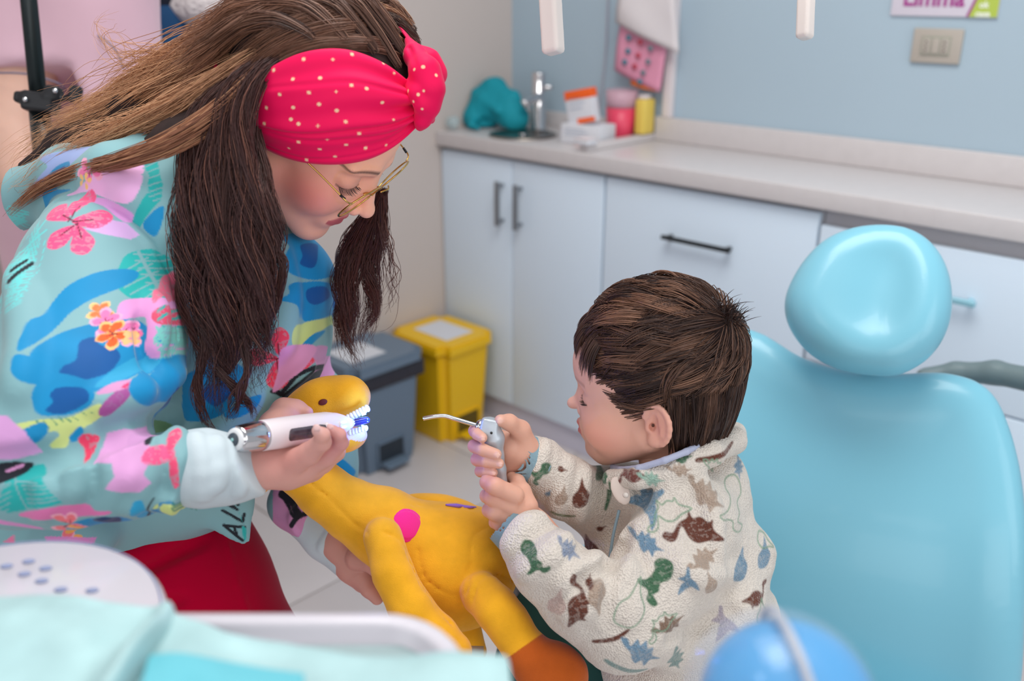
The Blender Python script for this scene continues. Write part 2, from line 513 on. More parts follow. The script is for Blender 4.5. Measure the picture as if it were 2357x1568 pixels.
lathe('tap_body', t0, t0 + np.array([0, 0, .17]), [(0, .028), (.03, .028), (.04, .021), (.97, .021), (1, .018)], m_chrome, tp)
tube('spout', [t0 + [0, 0, .1], rw(.22, -.12, .1 + .9), rw(.222, -.185, .985)], .012, m_chrome, tp)
tube('lever', [t0 + [0, 0, .125], rw(.25, -.09, 1.028)], [.009, .007], m_chrome, tp, smoothpath=False)
# ---- outlet
so = room_empty('wall_socket', 'beige square wall socket plate on the blue wall', 'socket', 1.314, -.006, 1.184)
m_beigeplastic = mat('beige_plastic', (178, 170, 160), .4)
m_beige2 = mat('grey_socket_face', (158, 158, 145), .5)
rb('plate', [(1.26, -.009, 1.147, 1.368, -.0005, 1.221)], m_beigeplastic, so, .003)
rb('insert', [(1.281, -.011, 1.163, 1.345, -.008, 1.205)], m_beige2, so, .001)
for k in range(3): rb('module', [(1.285 + .02 * k, -.0135, 1.168, 1.302 + .02 * k, -.0105, 1.200)], m_beigeplastic, so, .001)
m_hole = mat('dark_hole', (40, 38, 36), .6)
for k in (0, 2):
    for q in (-.009, 0, .009):
        c = rw(1.2935 + .02 * k, -.0136, 1.184 + q)
        lathe('pin_hole', c, c + (rw(0, -.0006, 0) - rw(0, 0, 0)), [(0, .0022), (1, .0022)], m_hole, so, 10)
# ---- poster on the wall, its lower edge in view
m_paper = mat('poster_paper', (214, 208, 220), .6)
po = room_empty('wall_poster', 'white and lime-green clinic sign with magenta lettering on the blue wall', 'sign', 1.31, -.003, 1.3)
rb('panel', [(1.2, -.006, 1.246, 1.43, -.001, 1.42)], m_paper, po, .001)
m_lime = mat('lime_print', (178, 198, 84), .6); m_mag = mat('magenta_print', (164, 60, 140), .6); m_pw = mat('white_print', (235, 240, 225), .6)
V = [rw(1.372, -.0066, 1.2465), rw(1.4295, -.0066, 1.2465), rw(1.4295, -.0066, 1.4), rw(1.425, -.0066, 1.4)]
sheet('lime_panel', V, [(0, 1, 2, 3)], m_lime, po, .0006)
V = [rw(1.366, -.0066, 1.2465), rw(1.3715, -.0066, 1.2465), rw(1.4245, -.0066, 1.4), rw(1.419, -.0066, 1.4)]
sheet('magenta_stripe', V, [(0, 1, 2, 3)], m_mag, po, .0006)
TM = RM @ Matrix.Translation((1.292, -.007, 1.283)) @ Matrix.Rotation(math.radians(90), 4, 'X')
text('lettering', 'Limma', TM, .05, m_mag, po, .0004, bold=.0012)
TM = RM @ Matrix.Translation((1.4, -.0072, 1.262)) @ Matrix.Rotation(math.radians(90), 4, 'X')
text('small_lettering', 'ok\ncasa', TM, .018, m_pw, po, .0004, bold=.0006)
# ---- dispenser post, cable, hanging packet
hp = room_empty('wall_trunking', 'white plastic cable trunking running up the blue wall behind the waste jar', 'trunking', .61, -.01, .97)
rb('trunking_body', [(.598, -.02, .966, .628, -.0005, 1.6)], mat('white_plastic', (222, 214, 216), .4), hp, .003)
m_wp = MATS['white_plastic']
o = tube('cable', [rw(.385, -.006, 1.5), rw(.384, -.006, 1.25), rw(.382, -.008, 1.1), rw(.38, -.03, .96)], .003, mat('grey_cable', (165, 165, 178), .5), None)
tag(o, 'thin grey cable hanging down the blue wall beside the tap', 'cable')
def crumple(name, cpt, size, m, parent, seed, squash=(1, .6, 1), amp=.25, h=.004):
    v = Vol(cpt - np.array(size) * 1.5, cpt + np.array(size) * 1.5, h)
    v.ell(cpt, size)
    V, Q = v.raw()
    def dp(co, no):
        return co + no * (min(size) * amp * wob(co - cpt, 3.2 / max(size), seed, 3))[:, None]
    return finish(name, V, Q, m, parent, subd=1, disp=dp)
# hanging paper packet: white sheet folded over a pink printed packet
hk = room_empty('hanging_packet', 'pink patterned packet with orange corner hung on the blue wall', 'packet', .52, -.03, 1.1)
m_pink = mat('pink_packet', (222, 150, 176), .5)
def wallquad(name, pts, m, par, th=.004, yoff=-.03, bulge=.012, n=10):
    """pts: four (x,z) corners; a softly bulging sheet in front of the wall"""
    p = np.array(pts, float); V = []; F = []
    for i in range(n + 1):
        for j in range(n + 1):
            s_, t_ = i / n, j / n
            q = (1 - s_) * (1 - t_) * p[0] + s_ * (1 - t_) * p[1] + s_ * t_ * p[2] + (1 - s_) * t_ * p[3]
            V.append(rw(q[0], yoff - bulge * (math.sin(math.pi * s_) * .7 + .3 * math.sin(5 * s_ + 3 * t_)) * math.sin(math.pi * min(t_ + .2, 1)), q[1]))
    for i in range(n):
        for j in range(n): F.append((i * (n + 1) + j, (i + 1) * (n + 1) + j, (i + 1) * (n + 1) + j + 1, i * (n + 1) + j + 1))
    o = sheet(name, np.array(V), F, m, par, th); o.data.polygons.foreach_set('use_smooth', np.ones(len(F), bool)); return o
wallquad('pink_sheet', [(.445, 1.085), (.6, 1.035), (.62, 1.18), (.46, 1.23)], m_pink, hk, .006, -.04)
wallquad('orange_corner', [(.5, 1.05), (.585, 1.035), (.587, 1.06), (.505, 1.075)], mat('orange_print', (226, 116, 40), .5), hk, .005, -.036)
wallquad('white_cover', [(.455, 1.215), (.665, 1.14), (.64, 1.32), (.47, 1.32)], mat('white_paper', (214, 208, 210), .6), hk, .006, -.056, .02)
m_dots = [mat('teal_spot', (60, 130, 150), .6), mat('red_spot', (190, 70, 90), .6), mat('grey_spot', (110, 130, 140), .6)]
for k, (a, b) in enumerate([(.5, 1.14), (.535, 1.13), (.57, 1.115), (.49, 1.11), (.525, 1.1), (.555, 1.085), (.5, 1.175), (.54, 1.165), (.575, 1.15), (.545, 1.06)]):
    c = rw(a, -.056, b)
    lathe('printed_spot', c, c + (rw(0, -.003, 0) - rw(0, 0, 0)), [(0, .008), (1, .008)], m_dots[k % 3], hk, 10)
# ---- things on the worktop
tl = room_empty('teal_bag', 'crumpled teal cloth bag lying in the corner of the worktop', 'bag', .04, -.14, .9)
m_teal = mat('teal_fabric', (0, 142, 158), .75, bump=(120, .3, .004))
v = Vol(rw(.0, -.14, .9) - .22, rw(.0, -.14, .9) + .24, .0045)
ax = np.array([rw(1, 0, 0) - rw(0, 0, 0), rw(0, 1, 0) - rw(0, 0, 0), [0, 0, 1.0]])
v.chain([(rw(.02, -.16, .985), .03), (rw(.06, -.14, 1.015), .034), (rw(.145, -.15, .99), .03)], .02)
v.ell(rw(.06, -.16, .968), (.11, .05, .05), ax, .02)
v.ell(rw(.02, -.17, .93), (.07, .06, .05), ax, .02); v.ell(rw(.15, -.15, .935), (.05, .05, .05), ax, .02)
v.ell(rw(.09, -.215, .915), (.03, .03, .022), ax, .012, 'c')
v.chain([(rw(.03, -.2, .94), .016), (rw(.06, -.24, .915), .012), (rw(.1, -.25, .91), .008)], .02); v.chain([(rw(.01, -.18, 1.0), .012), (rw(.06, -.19, .99), .014), (rw(.13, -.2, .96), .012)], .012)
v.plane(rw(0, 0, .9025), (0, 0, -1)); v.plane(rw(.006, 0, 0), rw(-1, 0, 0) - rw(0, 0, 0))
V, Q = v.raw()
finish('bag_cloth', V, Q, m_teal, tl, subd=1, disp=lambda co, no: co + no * (.008 * wob(co, 45, 2, 3) - .006 * np.abs(wob(co, 38, 8, 1)))[:, None])
o = crumple('plastic_film', rw(.03, -.29, .925), (.02, .03, .02), mat('clear_film', (190, 215, 220), .15, alpha=.35), tl, 4)
o.hide_render = False
def carton(name, x0, y0, z0, w, d, h, rz, label, mats, tilt=0):
    e = room_empty(name, label, 'box', x0, y0, z0)
    M = RM @ Matrix.Translation((x0, y0, z0)) @ Matrix.Rotation(rz, 4, 'Z') @ Matrix.Rotation(tilt, 4, 'Y')
    boxes('carton_body', [(-w / 2, -d / 2, 0, w / 2, d / 2, h)], mats[0], e, M, .001)
    boxes('orange_band', [(-w / 2 + w * .35, -d / 2 - .0006, 0.001, w / 2 + .0004, -d / 2 + .002, h * .16)], mats[1], e, M)
    for k in range(3):
        boxes('print_line', [(-w * .4, -d / 2 - .0008, h * (.45 + .15 * k), w * (.1 + .1 * (k % 2)), -d / 2, h * (.48 + .15 * k))], mats[2], e, M)
    return e, M
m_carton = mat('white_carton', (214, 216, 222), .55); m_or = mat('orange_band_print', (240, 98, 30), .5); m_gl = mat('grey_print', (150, 165, 185), .6)
carton('glove_box', .475, -.19, .901, .125, .085, .052, math.radians(8), 'white and orange carton lying nearest the basin', (m_carton, m_or, m_gl))
e, M = carton('glove_box', .47, -.2, .9555, .085, .03, .09, math.radians(8), 'white carton with orange top edge standing tilted on the lying carton', (m_carton, m_or, m_gl), math.radians(-12))
boxes('top_band', [(-.043, -.0158, .066, .043, .0158, .0905)], m_or, e, M, .0005)
# waste jar (pink with clear rim) and yellow bottle
jr = room_empty('waste_jar', 'pink-filled clear plastic jar beside the trunking', 'jar', .485, -.06, .9)
c = rw(.495, -.07, .901)
lathe('pink_content', c, c + np.array([0, 0, .088]), [(0, .036), (.02, .038), (1, .043)], mat('pink_gel', (226, 70, 100), .35), jr)
lathe('clear_rim', c + [0, 0, .089], c + np.array([0, 0, .135]), [(0, .0435), (1, .046), (1.0, .0445), (.02, .042)], mat('clear_plastic', (232, 190, 205), .15, alpha=.45), jr)
yb = room_empty('yellow_bottle', 'slim yellow plastic container standing right of the pink jar', 'bottle', .56, -.05, .9)
c = rw(.558, -.05, .919)
rb('container', [(.545, -.075, .9195, .578, -.022, 1.015)], mat('yellow_plastic', (226, 198, 92), .4), yb, .006)
rb('cap', [(.548, -.065, 1.0155, .572, -.035, 1.026)], m_wp, yb, .003)
ob = room_empty('small_white_case', 'small white plastic case lying on the front of the worktop rail', 'case', .56, -.27, .9)
rb('case_body', [(.535, -.325, .919, .585, -.285, .931)], m_carton, ob, .003)
rb('case_lid', [(.535, -.325, .9315, .585, -.285, .936)], m_wp, ob, .002)

# ---- bins: pedal bins with lid, slot, pedal
def pedal_bin(x0, y0, w, d, h, label, m, mlid, lab, bag=None, rz=0):
    e = room_empty('pedal_bin', label, 'bin', x0, y0, 0)
    M = RM @ Matrix.Translation((x0, y0, 0)) @ Matrix.Rotation(rz, 4, 'Z')
    bm = bmesh.new()
    r = bmesh.ops.create_cube(bm, size=1.0)
    for v_ in bm.verts:
        top = v_.co.z > 0; s_ = 1.0 if top else .86
        v_.co.x *= w * s_; v_.co.y *= d * s_; v_.co.z = h if top else .002
    bmesh.ops.bevel(bm, geom=[e_ for e_ in bm.edges if abs(e_.verts[0].co.z - e_.verts[1].co.z) > .05], offset=.025, segments=5, affect='EDGES')
    bmesh.ops.transform(bm, matrix=M, verts=bm.verts)
    me = bpy.data.meshes.new('bin_body'); bm.to_mesh(me); bm.free()
    b = link('bin_body', me, m, e)
    me.set_sharp_from_angle(angle=math.radians(40))
    # pedal recess on the front (towards -y) framed, its shade painted on a darkened plate
    bl = [(-.05, -d * .5 * .9 - .006, .012, .05, -d * .5 * .9 + .02, .018), (-.05, -d * .45 - .006, .085, .05, -d * .45 + .02, .09),
          (-.05, -d * .45 - .006, .012, -.045, -d * .45 + .02, .09), (.045, -d * .45 - .006, .012, .05, -d * .45 + .02, .09)]
    boxes('pedal_frame', bl, m, e, M, .001)
    boxes('pedal_recess_shade', [(-.045, -d * .45 - .002, .018, .045, -d * .45 + .015, .085)], mat('bin_recess_shade_' + m.name, tuple(int(q * .45) for q in lab['dark']), .6), e, M)
    boxes('pedal', [(-.04, -d * .5 - .03, .018, .04, -d * .4, .026)], m, e, M, .002)
    if bag: 
        boxes('bin_liner', [(-w / 2 - .004, -d / 2 - .004, h - .045, w / 2 + .004, d / 2 + .004, h + .004)], bag, e, M, .006)
    bm = bmesh.new(); r = bmesh.ops.create_cube(bm, size=1.0)
    bmesh.ops.scale(bm, vec=(w + .022, d + .022, .028), verts=bm.verts); bmesh.ops.translate(bm, vec=(0, 0, h + .02), verts=bm.verts)
    bmesh.ops.bevel(bm, geom=[e_ for e_ in bm.edges if abs(e_.verts[0].co.z - e_.verts[1].co.z) > .01], offset=.03, segments=5, affect='EDGES')
    bmesh.ops.bevel(bm, geom=[e_ for e_ in bm.edges if e_.verts[0].co.z > h + .02 and e_.verts[1].co.z > h + .02], offset=.006, segments=2, affect='EDGES')
    bmesh.ops.transform(bm, matrix=M, verts=bm.verts)
    me = bpy.data.meshes.new('lid'); bm.to_mesh(me); bm.free()
    ld = link('lid', me, mlid, e); me.set_sharp_from_angle(angle=math.radians(40))
    boxes('label_sheet', [lab['rect'] + ()], m_carton, ld, M) if False else boxes('label_sheet', [(lab['rect'][0], lab['rect'][1], h + .0342, lab['rect'][2], lab['rect'][3], h + .0355)], m_carton, e, M)
    return e
m_ybin = mat('yellow_bin_plastic', (236, 188, 22), .35)
m_gbin = mat('grey_bin_plastic', (104, 122, 140), .4)
pedal_bin(.135, -.45, .205, .235, .29, 'yellow pedal bin with white label on its lid, against the cabinet', m_ybin, m_ybin, {'rect': (-.05, -.075, .06, .075), 'dark': (210, 170, 20)}, rz=math.radians(90))
pedal_bin(.122, -.735, .25, .215, .305, 'grey pedal bin with black liner in front of the yellow bin', m_gbin, m_gbin, {'rect': (-.09, -.06, .03, .06), 'dark': (90, 110, 130)}, mat('black_liner', (42, 42, 52), .4, bump=(60, .5, .01)), rz=math.radians(90))

# ------------------------------------------------------------------ dental chair
m_vinyl = mat('turquoise_vinyl', (126, 192, 212), .3, coat=.15, bump=(900, .05, .0004), spec=.5)
m_vinyl_grey = mat('grey_armrest_rubber', (110, 128, 132), .45)
chair = empty('dental_chair', 'turquoise vinyl dental chair with rounded headrest behind the child', 'dental chair', tuple(np.r_[P(2000, 1300, 1.3)[:2], 0]))
def plate(name, outline, D0, nrm_tilt, thick, m, parent, h=.005, rnd=.03, dish=None, subd=1):
    """rounded cushion: outline given where it stands (px at depth D0 on a tilted plane)"""
    n = np.asarray(nrm_tilt, float); n = n / np.linalg.norm(n)
    cx_, cy_ = np.mean(outline, 0); O = P(cx_, cy_, D0)
    pts = []
    for x, y in outline:
        d = P(x, y, 1.0) - CAM; t = ((O - CAM) @ n) / (d @ n); pts.append(CAM + d * t)
    pts = np.array(pts)
    u = np.cross([0, 0, 1.0], n); u /= np.linalg.norm(u); w = np.cross(n, u)
    q = np.stack([(pts - O) @ u, (pts - O) @ w], 1)
    q = spline(q, 6, True)
    lo = pts.min(0) - .12; hi = pts.max(0) + .12
    v = Vol(lo, hi, h)
    X, Y, Z = np.ix_(*[(lo[k] + h * np.arange(v.n[k])) for k in range(3)])
    U_ = (X - O[0]) * u[0] + (Y - O[1]) * u[1] + (Z - O[2]) * u[2]
    W_ = (X - O[0]) * w[0] + (Y - O[1]) * w[1] + (Z - O[2]) * w[2]
    N_ = (X - O[0]) * n[0] + (Y - O[1]) * n[1] + (Z - O[2]) * n[2]
    # 2D distance on a fine lookup table
    g = h; u0, u1 = U_.min(), U_.max(); w0, w1 = W_.min(), W_.max()
    gu = np.arange(u0, u1 + 2 * g, g); gw = np.arange(w0, w1 + 2 * g, g)
    GU, GW = np.meshgrid(gu, gw, indexing='ij')
    sd = polysd(GU.ravel(), GW.ravel(), q).reshape(GU.shape)
    fu = (U_ - u0) / g; fw = (W_ - w0) / g; iu = np.clip(fu.astype(int), 0, len(gu) - 2); iw = np.clip(fw.astype(int), 0, len(gw) - 2)
    a, b = fu - iu, fw - iw
    d2 = sd[iu, iw] * (1 - a) * (1 - b) + sd[iu + 1, iw] * a * (1 - b) + sd[iu, iw + 1] * (1 - a) * b + sd[iu + 1, iw + 1] * a * b
    Nn = N_
    if dish is not None: Nn = N_ + dish(U_, W_, d2)
    e1 = d2 + rnd; e2 = np.abs(Nn) - (thick / 2 - min(rnd, thick / 2 * .98))
    if thick / 2 < rnd:
        e1 = d2 + rnd; e1 = e1 * (thick / 2) / rnd; 
    e2 = np.abs(Nn) - 0.001
    k = thick / 2
    d = np.sqrt(np.maximum(e1, 0) ** 2 + np.maximum(e2, 0) ** 2) - k + np.minimum(np.maximum(e1, e2), 0)
    v.a = d.astype(np.float32)
    V, Q = v.raw()
    return finish(name, V, Q, m, parent, subd=subd)
# backrest
NB = -FWD * .88 + RIGHT * -.33 + UP * .22
plate('backrest', [(1560, 780), (1640, 762), (1745, 772), (1850, 832), (1950, 860), (2060, 868), (2180, 868), (2270, 905), (2320, 1000), (2350, 1150), (2358, 1400), (2350, 1700), (2250, 1850), (1900, 1880), (1600, 1860), (1520, 1600), (1500, 1200), (1510, 900)],
      1.28, NB, .09, m_vinyl, chair, .006, .06, dish=lambda U_, W_, d2: -.022 * (1 - np.clip(-d2 / .12, 0, 1)) ** 2 + 1.3 * np.minimum(W_ - .04, 0) ** 2)
def hdish(U_, W_, d2): return .017 * np.exp(-((U_ - .018) / .048) ** 2) * (1 - np.exp(-(np.clip(-d2, 0, 1) / .045) ** 2))
plate('headrest', [(1840, 620), (1890, 565), (1950, 535), (2020, 524), (2090, 532), (2145, 565), (2180, 620), (2192, 690), (2180, 760), (2140, 820), (2075, 858), (2010, 862), (1930, 848), (1860, 810), (1815, 750), (1808, 690)],
      1.22, -FWD * .86 - RIGHT * .36 + UP * .3, .09, m_vinyl, chair, .0035, .05, dish=hdish)
tube('headrest_stem', [P(2010, 800, 1.27), P(2010, 1000, 1.36), P(2010, 1100, 1.38)], .014, m_steel, chair)
# armrest behind, seat, column, foot
ar = cs((2130, 868, 1.5, 22), (2200, 858, 1.48, 24), (2290, 858, 1.44, 27), (2400, 880, 1.38, 30), (2520, 960, 1.32, 30))
v = vol_px(ar, .005); v.chain(ar, .01)
V, Q = v.raw(); finish('armrest', V, Q, m_vinyl_grey, chair, subd=1)
v = Vol((-.1, .72, .2), (1.0, 1.5, .5), .008)
sc_ = P(1750, 1700, 1.12); ax_ = np.array([[1, 0, 0], [0, 1, 0], [0, 0, 1.0]])
v.box((.38, 1.12, .36), (.3, .27, .055), ax_, .05)
V, Q = v.raw(); finish('seat', V, Q, m_vinyl, chair, subd=1)
m_base = mat('white_enamel', (226, 224, 226), .3)
boxes('column', [(.28, 1.05, .06, .5, 1.27, .3)], m_base, chair, None, .03)
boxes('foot_plate', [(.18, .9, .0, .62, 1.42, .06)], m_base, chair, None, .025)
boxes('back_support', [(.3, 1.3, .2, .46, 1.36, .5)], m_base, chair, None, .02)
# ------------------------------------------------------------------ hair and head tools
def norm(v): v = np.asarray(v, float); return v / (np.linalg.norm(v, axis=-1, keepdims=True) + 1e-12)
def strands(name, paths, r0, cols, m, parent, tip=.25, root=.7):
    """paths S,K,3 ; r0 S ; cols S,K,3 : three-sided tapering strands in one mesh"""
    S, K, _ = paths.shape
    t = norm(np.gradient(paths, axis=1))
    ref = norm(rng.normal(size=(S, 1, 3)))
    u = norm(np.cross(t, np.broadcast_to(ref, t.shape))); w = np.cross(t, u)
    s = np.linspace(0, 1, K); prof = np.interp(s, [0, .15, .7, 1], [root, 1, .9, tip])
    R = r0[:, None, None] * prof[None, :, None]
    V = np.empty((S, K, 3, 3))
    for j in range(3):
        a = 2 * math.pi * j / 3
        V[:, :, j] = paths + R * (math.cos(a) * u + math.sin(a) * w)
    base = (np.arange(S)[:, None, None] * K + np.arange(K - 1)[None, :, None]) * 3
    j = np.arange(3)[None, None]; j2 = (j + 1) % 3
    F = np.stack([base + j, base + j2, base + 3 + j2, base + 3 + j], -1).reshape(-1, 4)
    me = pydata(name, V.reshape(-1, 3), F)
    o = link(name, me, m, parent)
    set_col(me, np.repeat(cols.reshape(S * K, 3), 3, 0))
    o['kind'] = 'stuff'
    return o
def resample(guide, K):
    g = spline(guide, 8); d = np.r_[0, np.cumsum(np.linalg.norm(np.diff(g[:, :3], axis=0), axis=1))]
    return np.stack([np.interp(np.linspace(0, d[-1], K), d, g[:, i]) for i in range(g.shape[1])], 1)
def lock(guide, n, K=26, wave=4, nw=2.5, clumps=10, tight=.55, colA=(60, 38, 30), colB=(40, 26, 22), tipc=None, frizz=.0, endjit=.12, hi=0.0, hic=(190, 130, 90)):
    """guide: list of (x px, y px, D, radius px)"""
    g = np.array([np.r_[P(x, y, D), r * D / FPX] for x, y, D, r in guide]); g = resample(g, K)
    C, R = g[:, :3], g[:, 3]; px = np.mean([q[2] for q in guide]) / FPX
    def ball(k):
        v = norm(rng.normal(size=(k, 3))); return v * rng.uniform(0, 1, (k, 1)) ** .45
    cc = ball(clumps); ci = rng.integers(0, clumps, n); own = ball(n)
    s = np.linspace(0, 1, K)[None, :, None]
    tg = tight * np.clip(.25 + s, 0, 1)
    off = cc[ci][:, None] * tg + own[:, None] * (1 - tg * .75)
    pth = C[None] + off * R[None, :, None]
    ph = rng.uniform(0, 6.28, clumps)[ci][:, None] + rng.normal(0, .35, (n, 1)); fr = nw * rng.uniform(.8, 1.25, clumps)[ci][:, None]
    t = norm(np.gradient(C, axis=0)); a1 = norm(np.cross(t, FWD)); a2 = np.cross(t, a1)
    sn = np.sin(2 * math.pi * fr * s[..., 0] + ph); cs_ = np.cos(2 * math.pi * fr * s[..., 0] + ph)
    amp = wave * px * np.clip(s[..., 0] * 1.6, .1, 1)
    pth = pth + (amp * sn)[..., None] * a1[None] + (amp * cs_ * .8)[..., None] * a2[None]
    if frizz:
        f = rng.normal(0, 1, (n, 3, 3)); ff = rng.uniform(1, 3.5, (n, 3))
        for q in range(3):
            pth = pth + frizz * px * (np.sin(2 * math.pi * ff[:, q:q + 1] * s[..., 0] + f[:, q, 0:1] * 3) * s[..., 0])[..., None] * f[:, q][:, None]
    # shorten
    L = 1 - endjit * rng.uniform(0, 1, n) ** .6
    idx = np.linspace(0, 1, K)[None] * L[:, None] * (K - 1); i0 = np.clip(idx.astype(int), 0, K - 2); fr_ = (idx - i0)[..., None]
    ar = np.arange(n)[:, None]
    pth = pth[ar, i0] * (1 - fr_) + pth[ar, i0 + 1] * fr_
    mixc = rng.uniform(0, 1, clumps)[ci] * .6 + rng.uniform(0, 1, n) * .4
    A, B = S2L(colA), S2L(colB)
    col = A[None] * mixc[:, None] + B[None] * (1 - mixc[:, None]); col = np.repeat(col[:, None], K, 1)
    if tipc is not None:
        tt = np.clip(np.linspace(-.3, 1.2, K), 0, 1)[None, :, None] * rng.uniform(.5, 1, (n, 1, 1)); col = col * (1 - tt) + S2L(tipc) * tt
    if hi:
        h = (rng.uniform(0, 1, n) < hi)[:, None, None] * rng.uniform(.3, .9, (n, 1, 1)); col = col * (1 - h) + S2L(hic) * h
    return pth, col
def merge_locks(name, L, r, m, parent, tip=.3):
    K = L[0][0].shape[1]
    p = np.concatenate([q[0] for q in L]); c = np.concatenate([q[1] for q in L])
    return strands(name, p, rng.uniform(.7, 1.25, len(p)) * r, c, m, parent, tip)

CM = np.stack([RIGHT, UP, -FWD], 1)           # camera-aligned frame used only to state the measured head poses
class Frame:
    """head frame: columns forward, up, side (towards the camera)"""
    def __init__(s, R, t):
        u, _, v = np.linalg.svd(np.array(R)); s.R = CM @ (u @ v); s.t = CAM + CM @ np.array(t); s.det = np.linalg.det(s.R)
    def w(s, p): return np.asarray(p) @ s.R.T + s.t
    def l(s, p): return (np.asarray(p) - s.t) @ s.R
HW = Frame([[.678, .656, -.332], [-.719, .498, -.485], [-.153, .568, .809]], [-.2145, .2275, -.94])
HC = Frame([[-.957, -.075, -.282], [.021, .946, -.324], [-.291, .315, .903]], [.1566, -.055, -.9798])
cm = lambda *a: np.array(a) / 100.0

m_skin = mat('skin', (220, 170, 150), .5, attr=True, sss=.18, bump=(700, .12, .0006), spec=.35)
m_hair = mat('hair_strands', (60, 40, 30), .38, attr=True, spec=.5, sheen=.0)
m_hairbase = mat('hair_underlayer', (46, 30, 28), .8, noise=(60, .3))
m_gold = mat('gold_metal', (214, 172, 96), .22, 1.0)
m_lens = mat('spectacle_lens', (250, 245, 240), .02, trans=1.0, ior=1.02, alpha=.25)

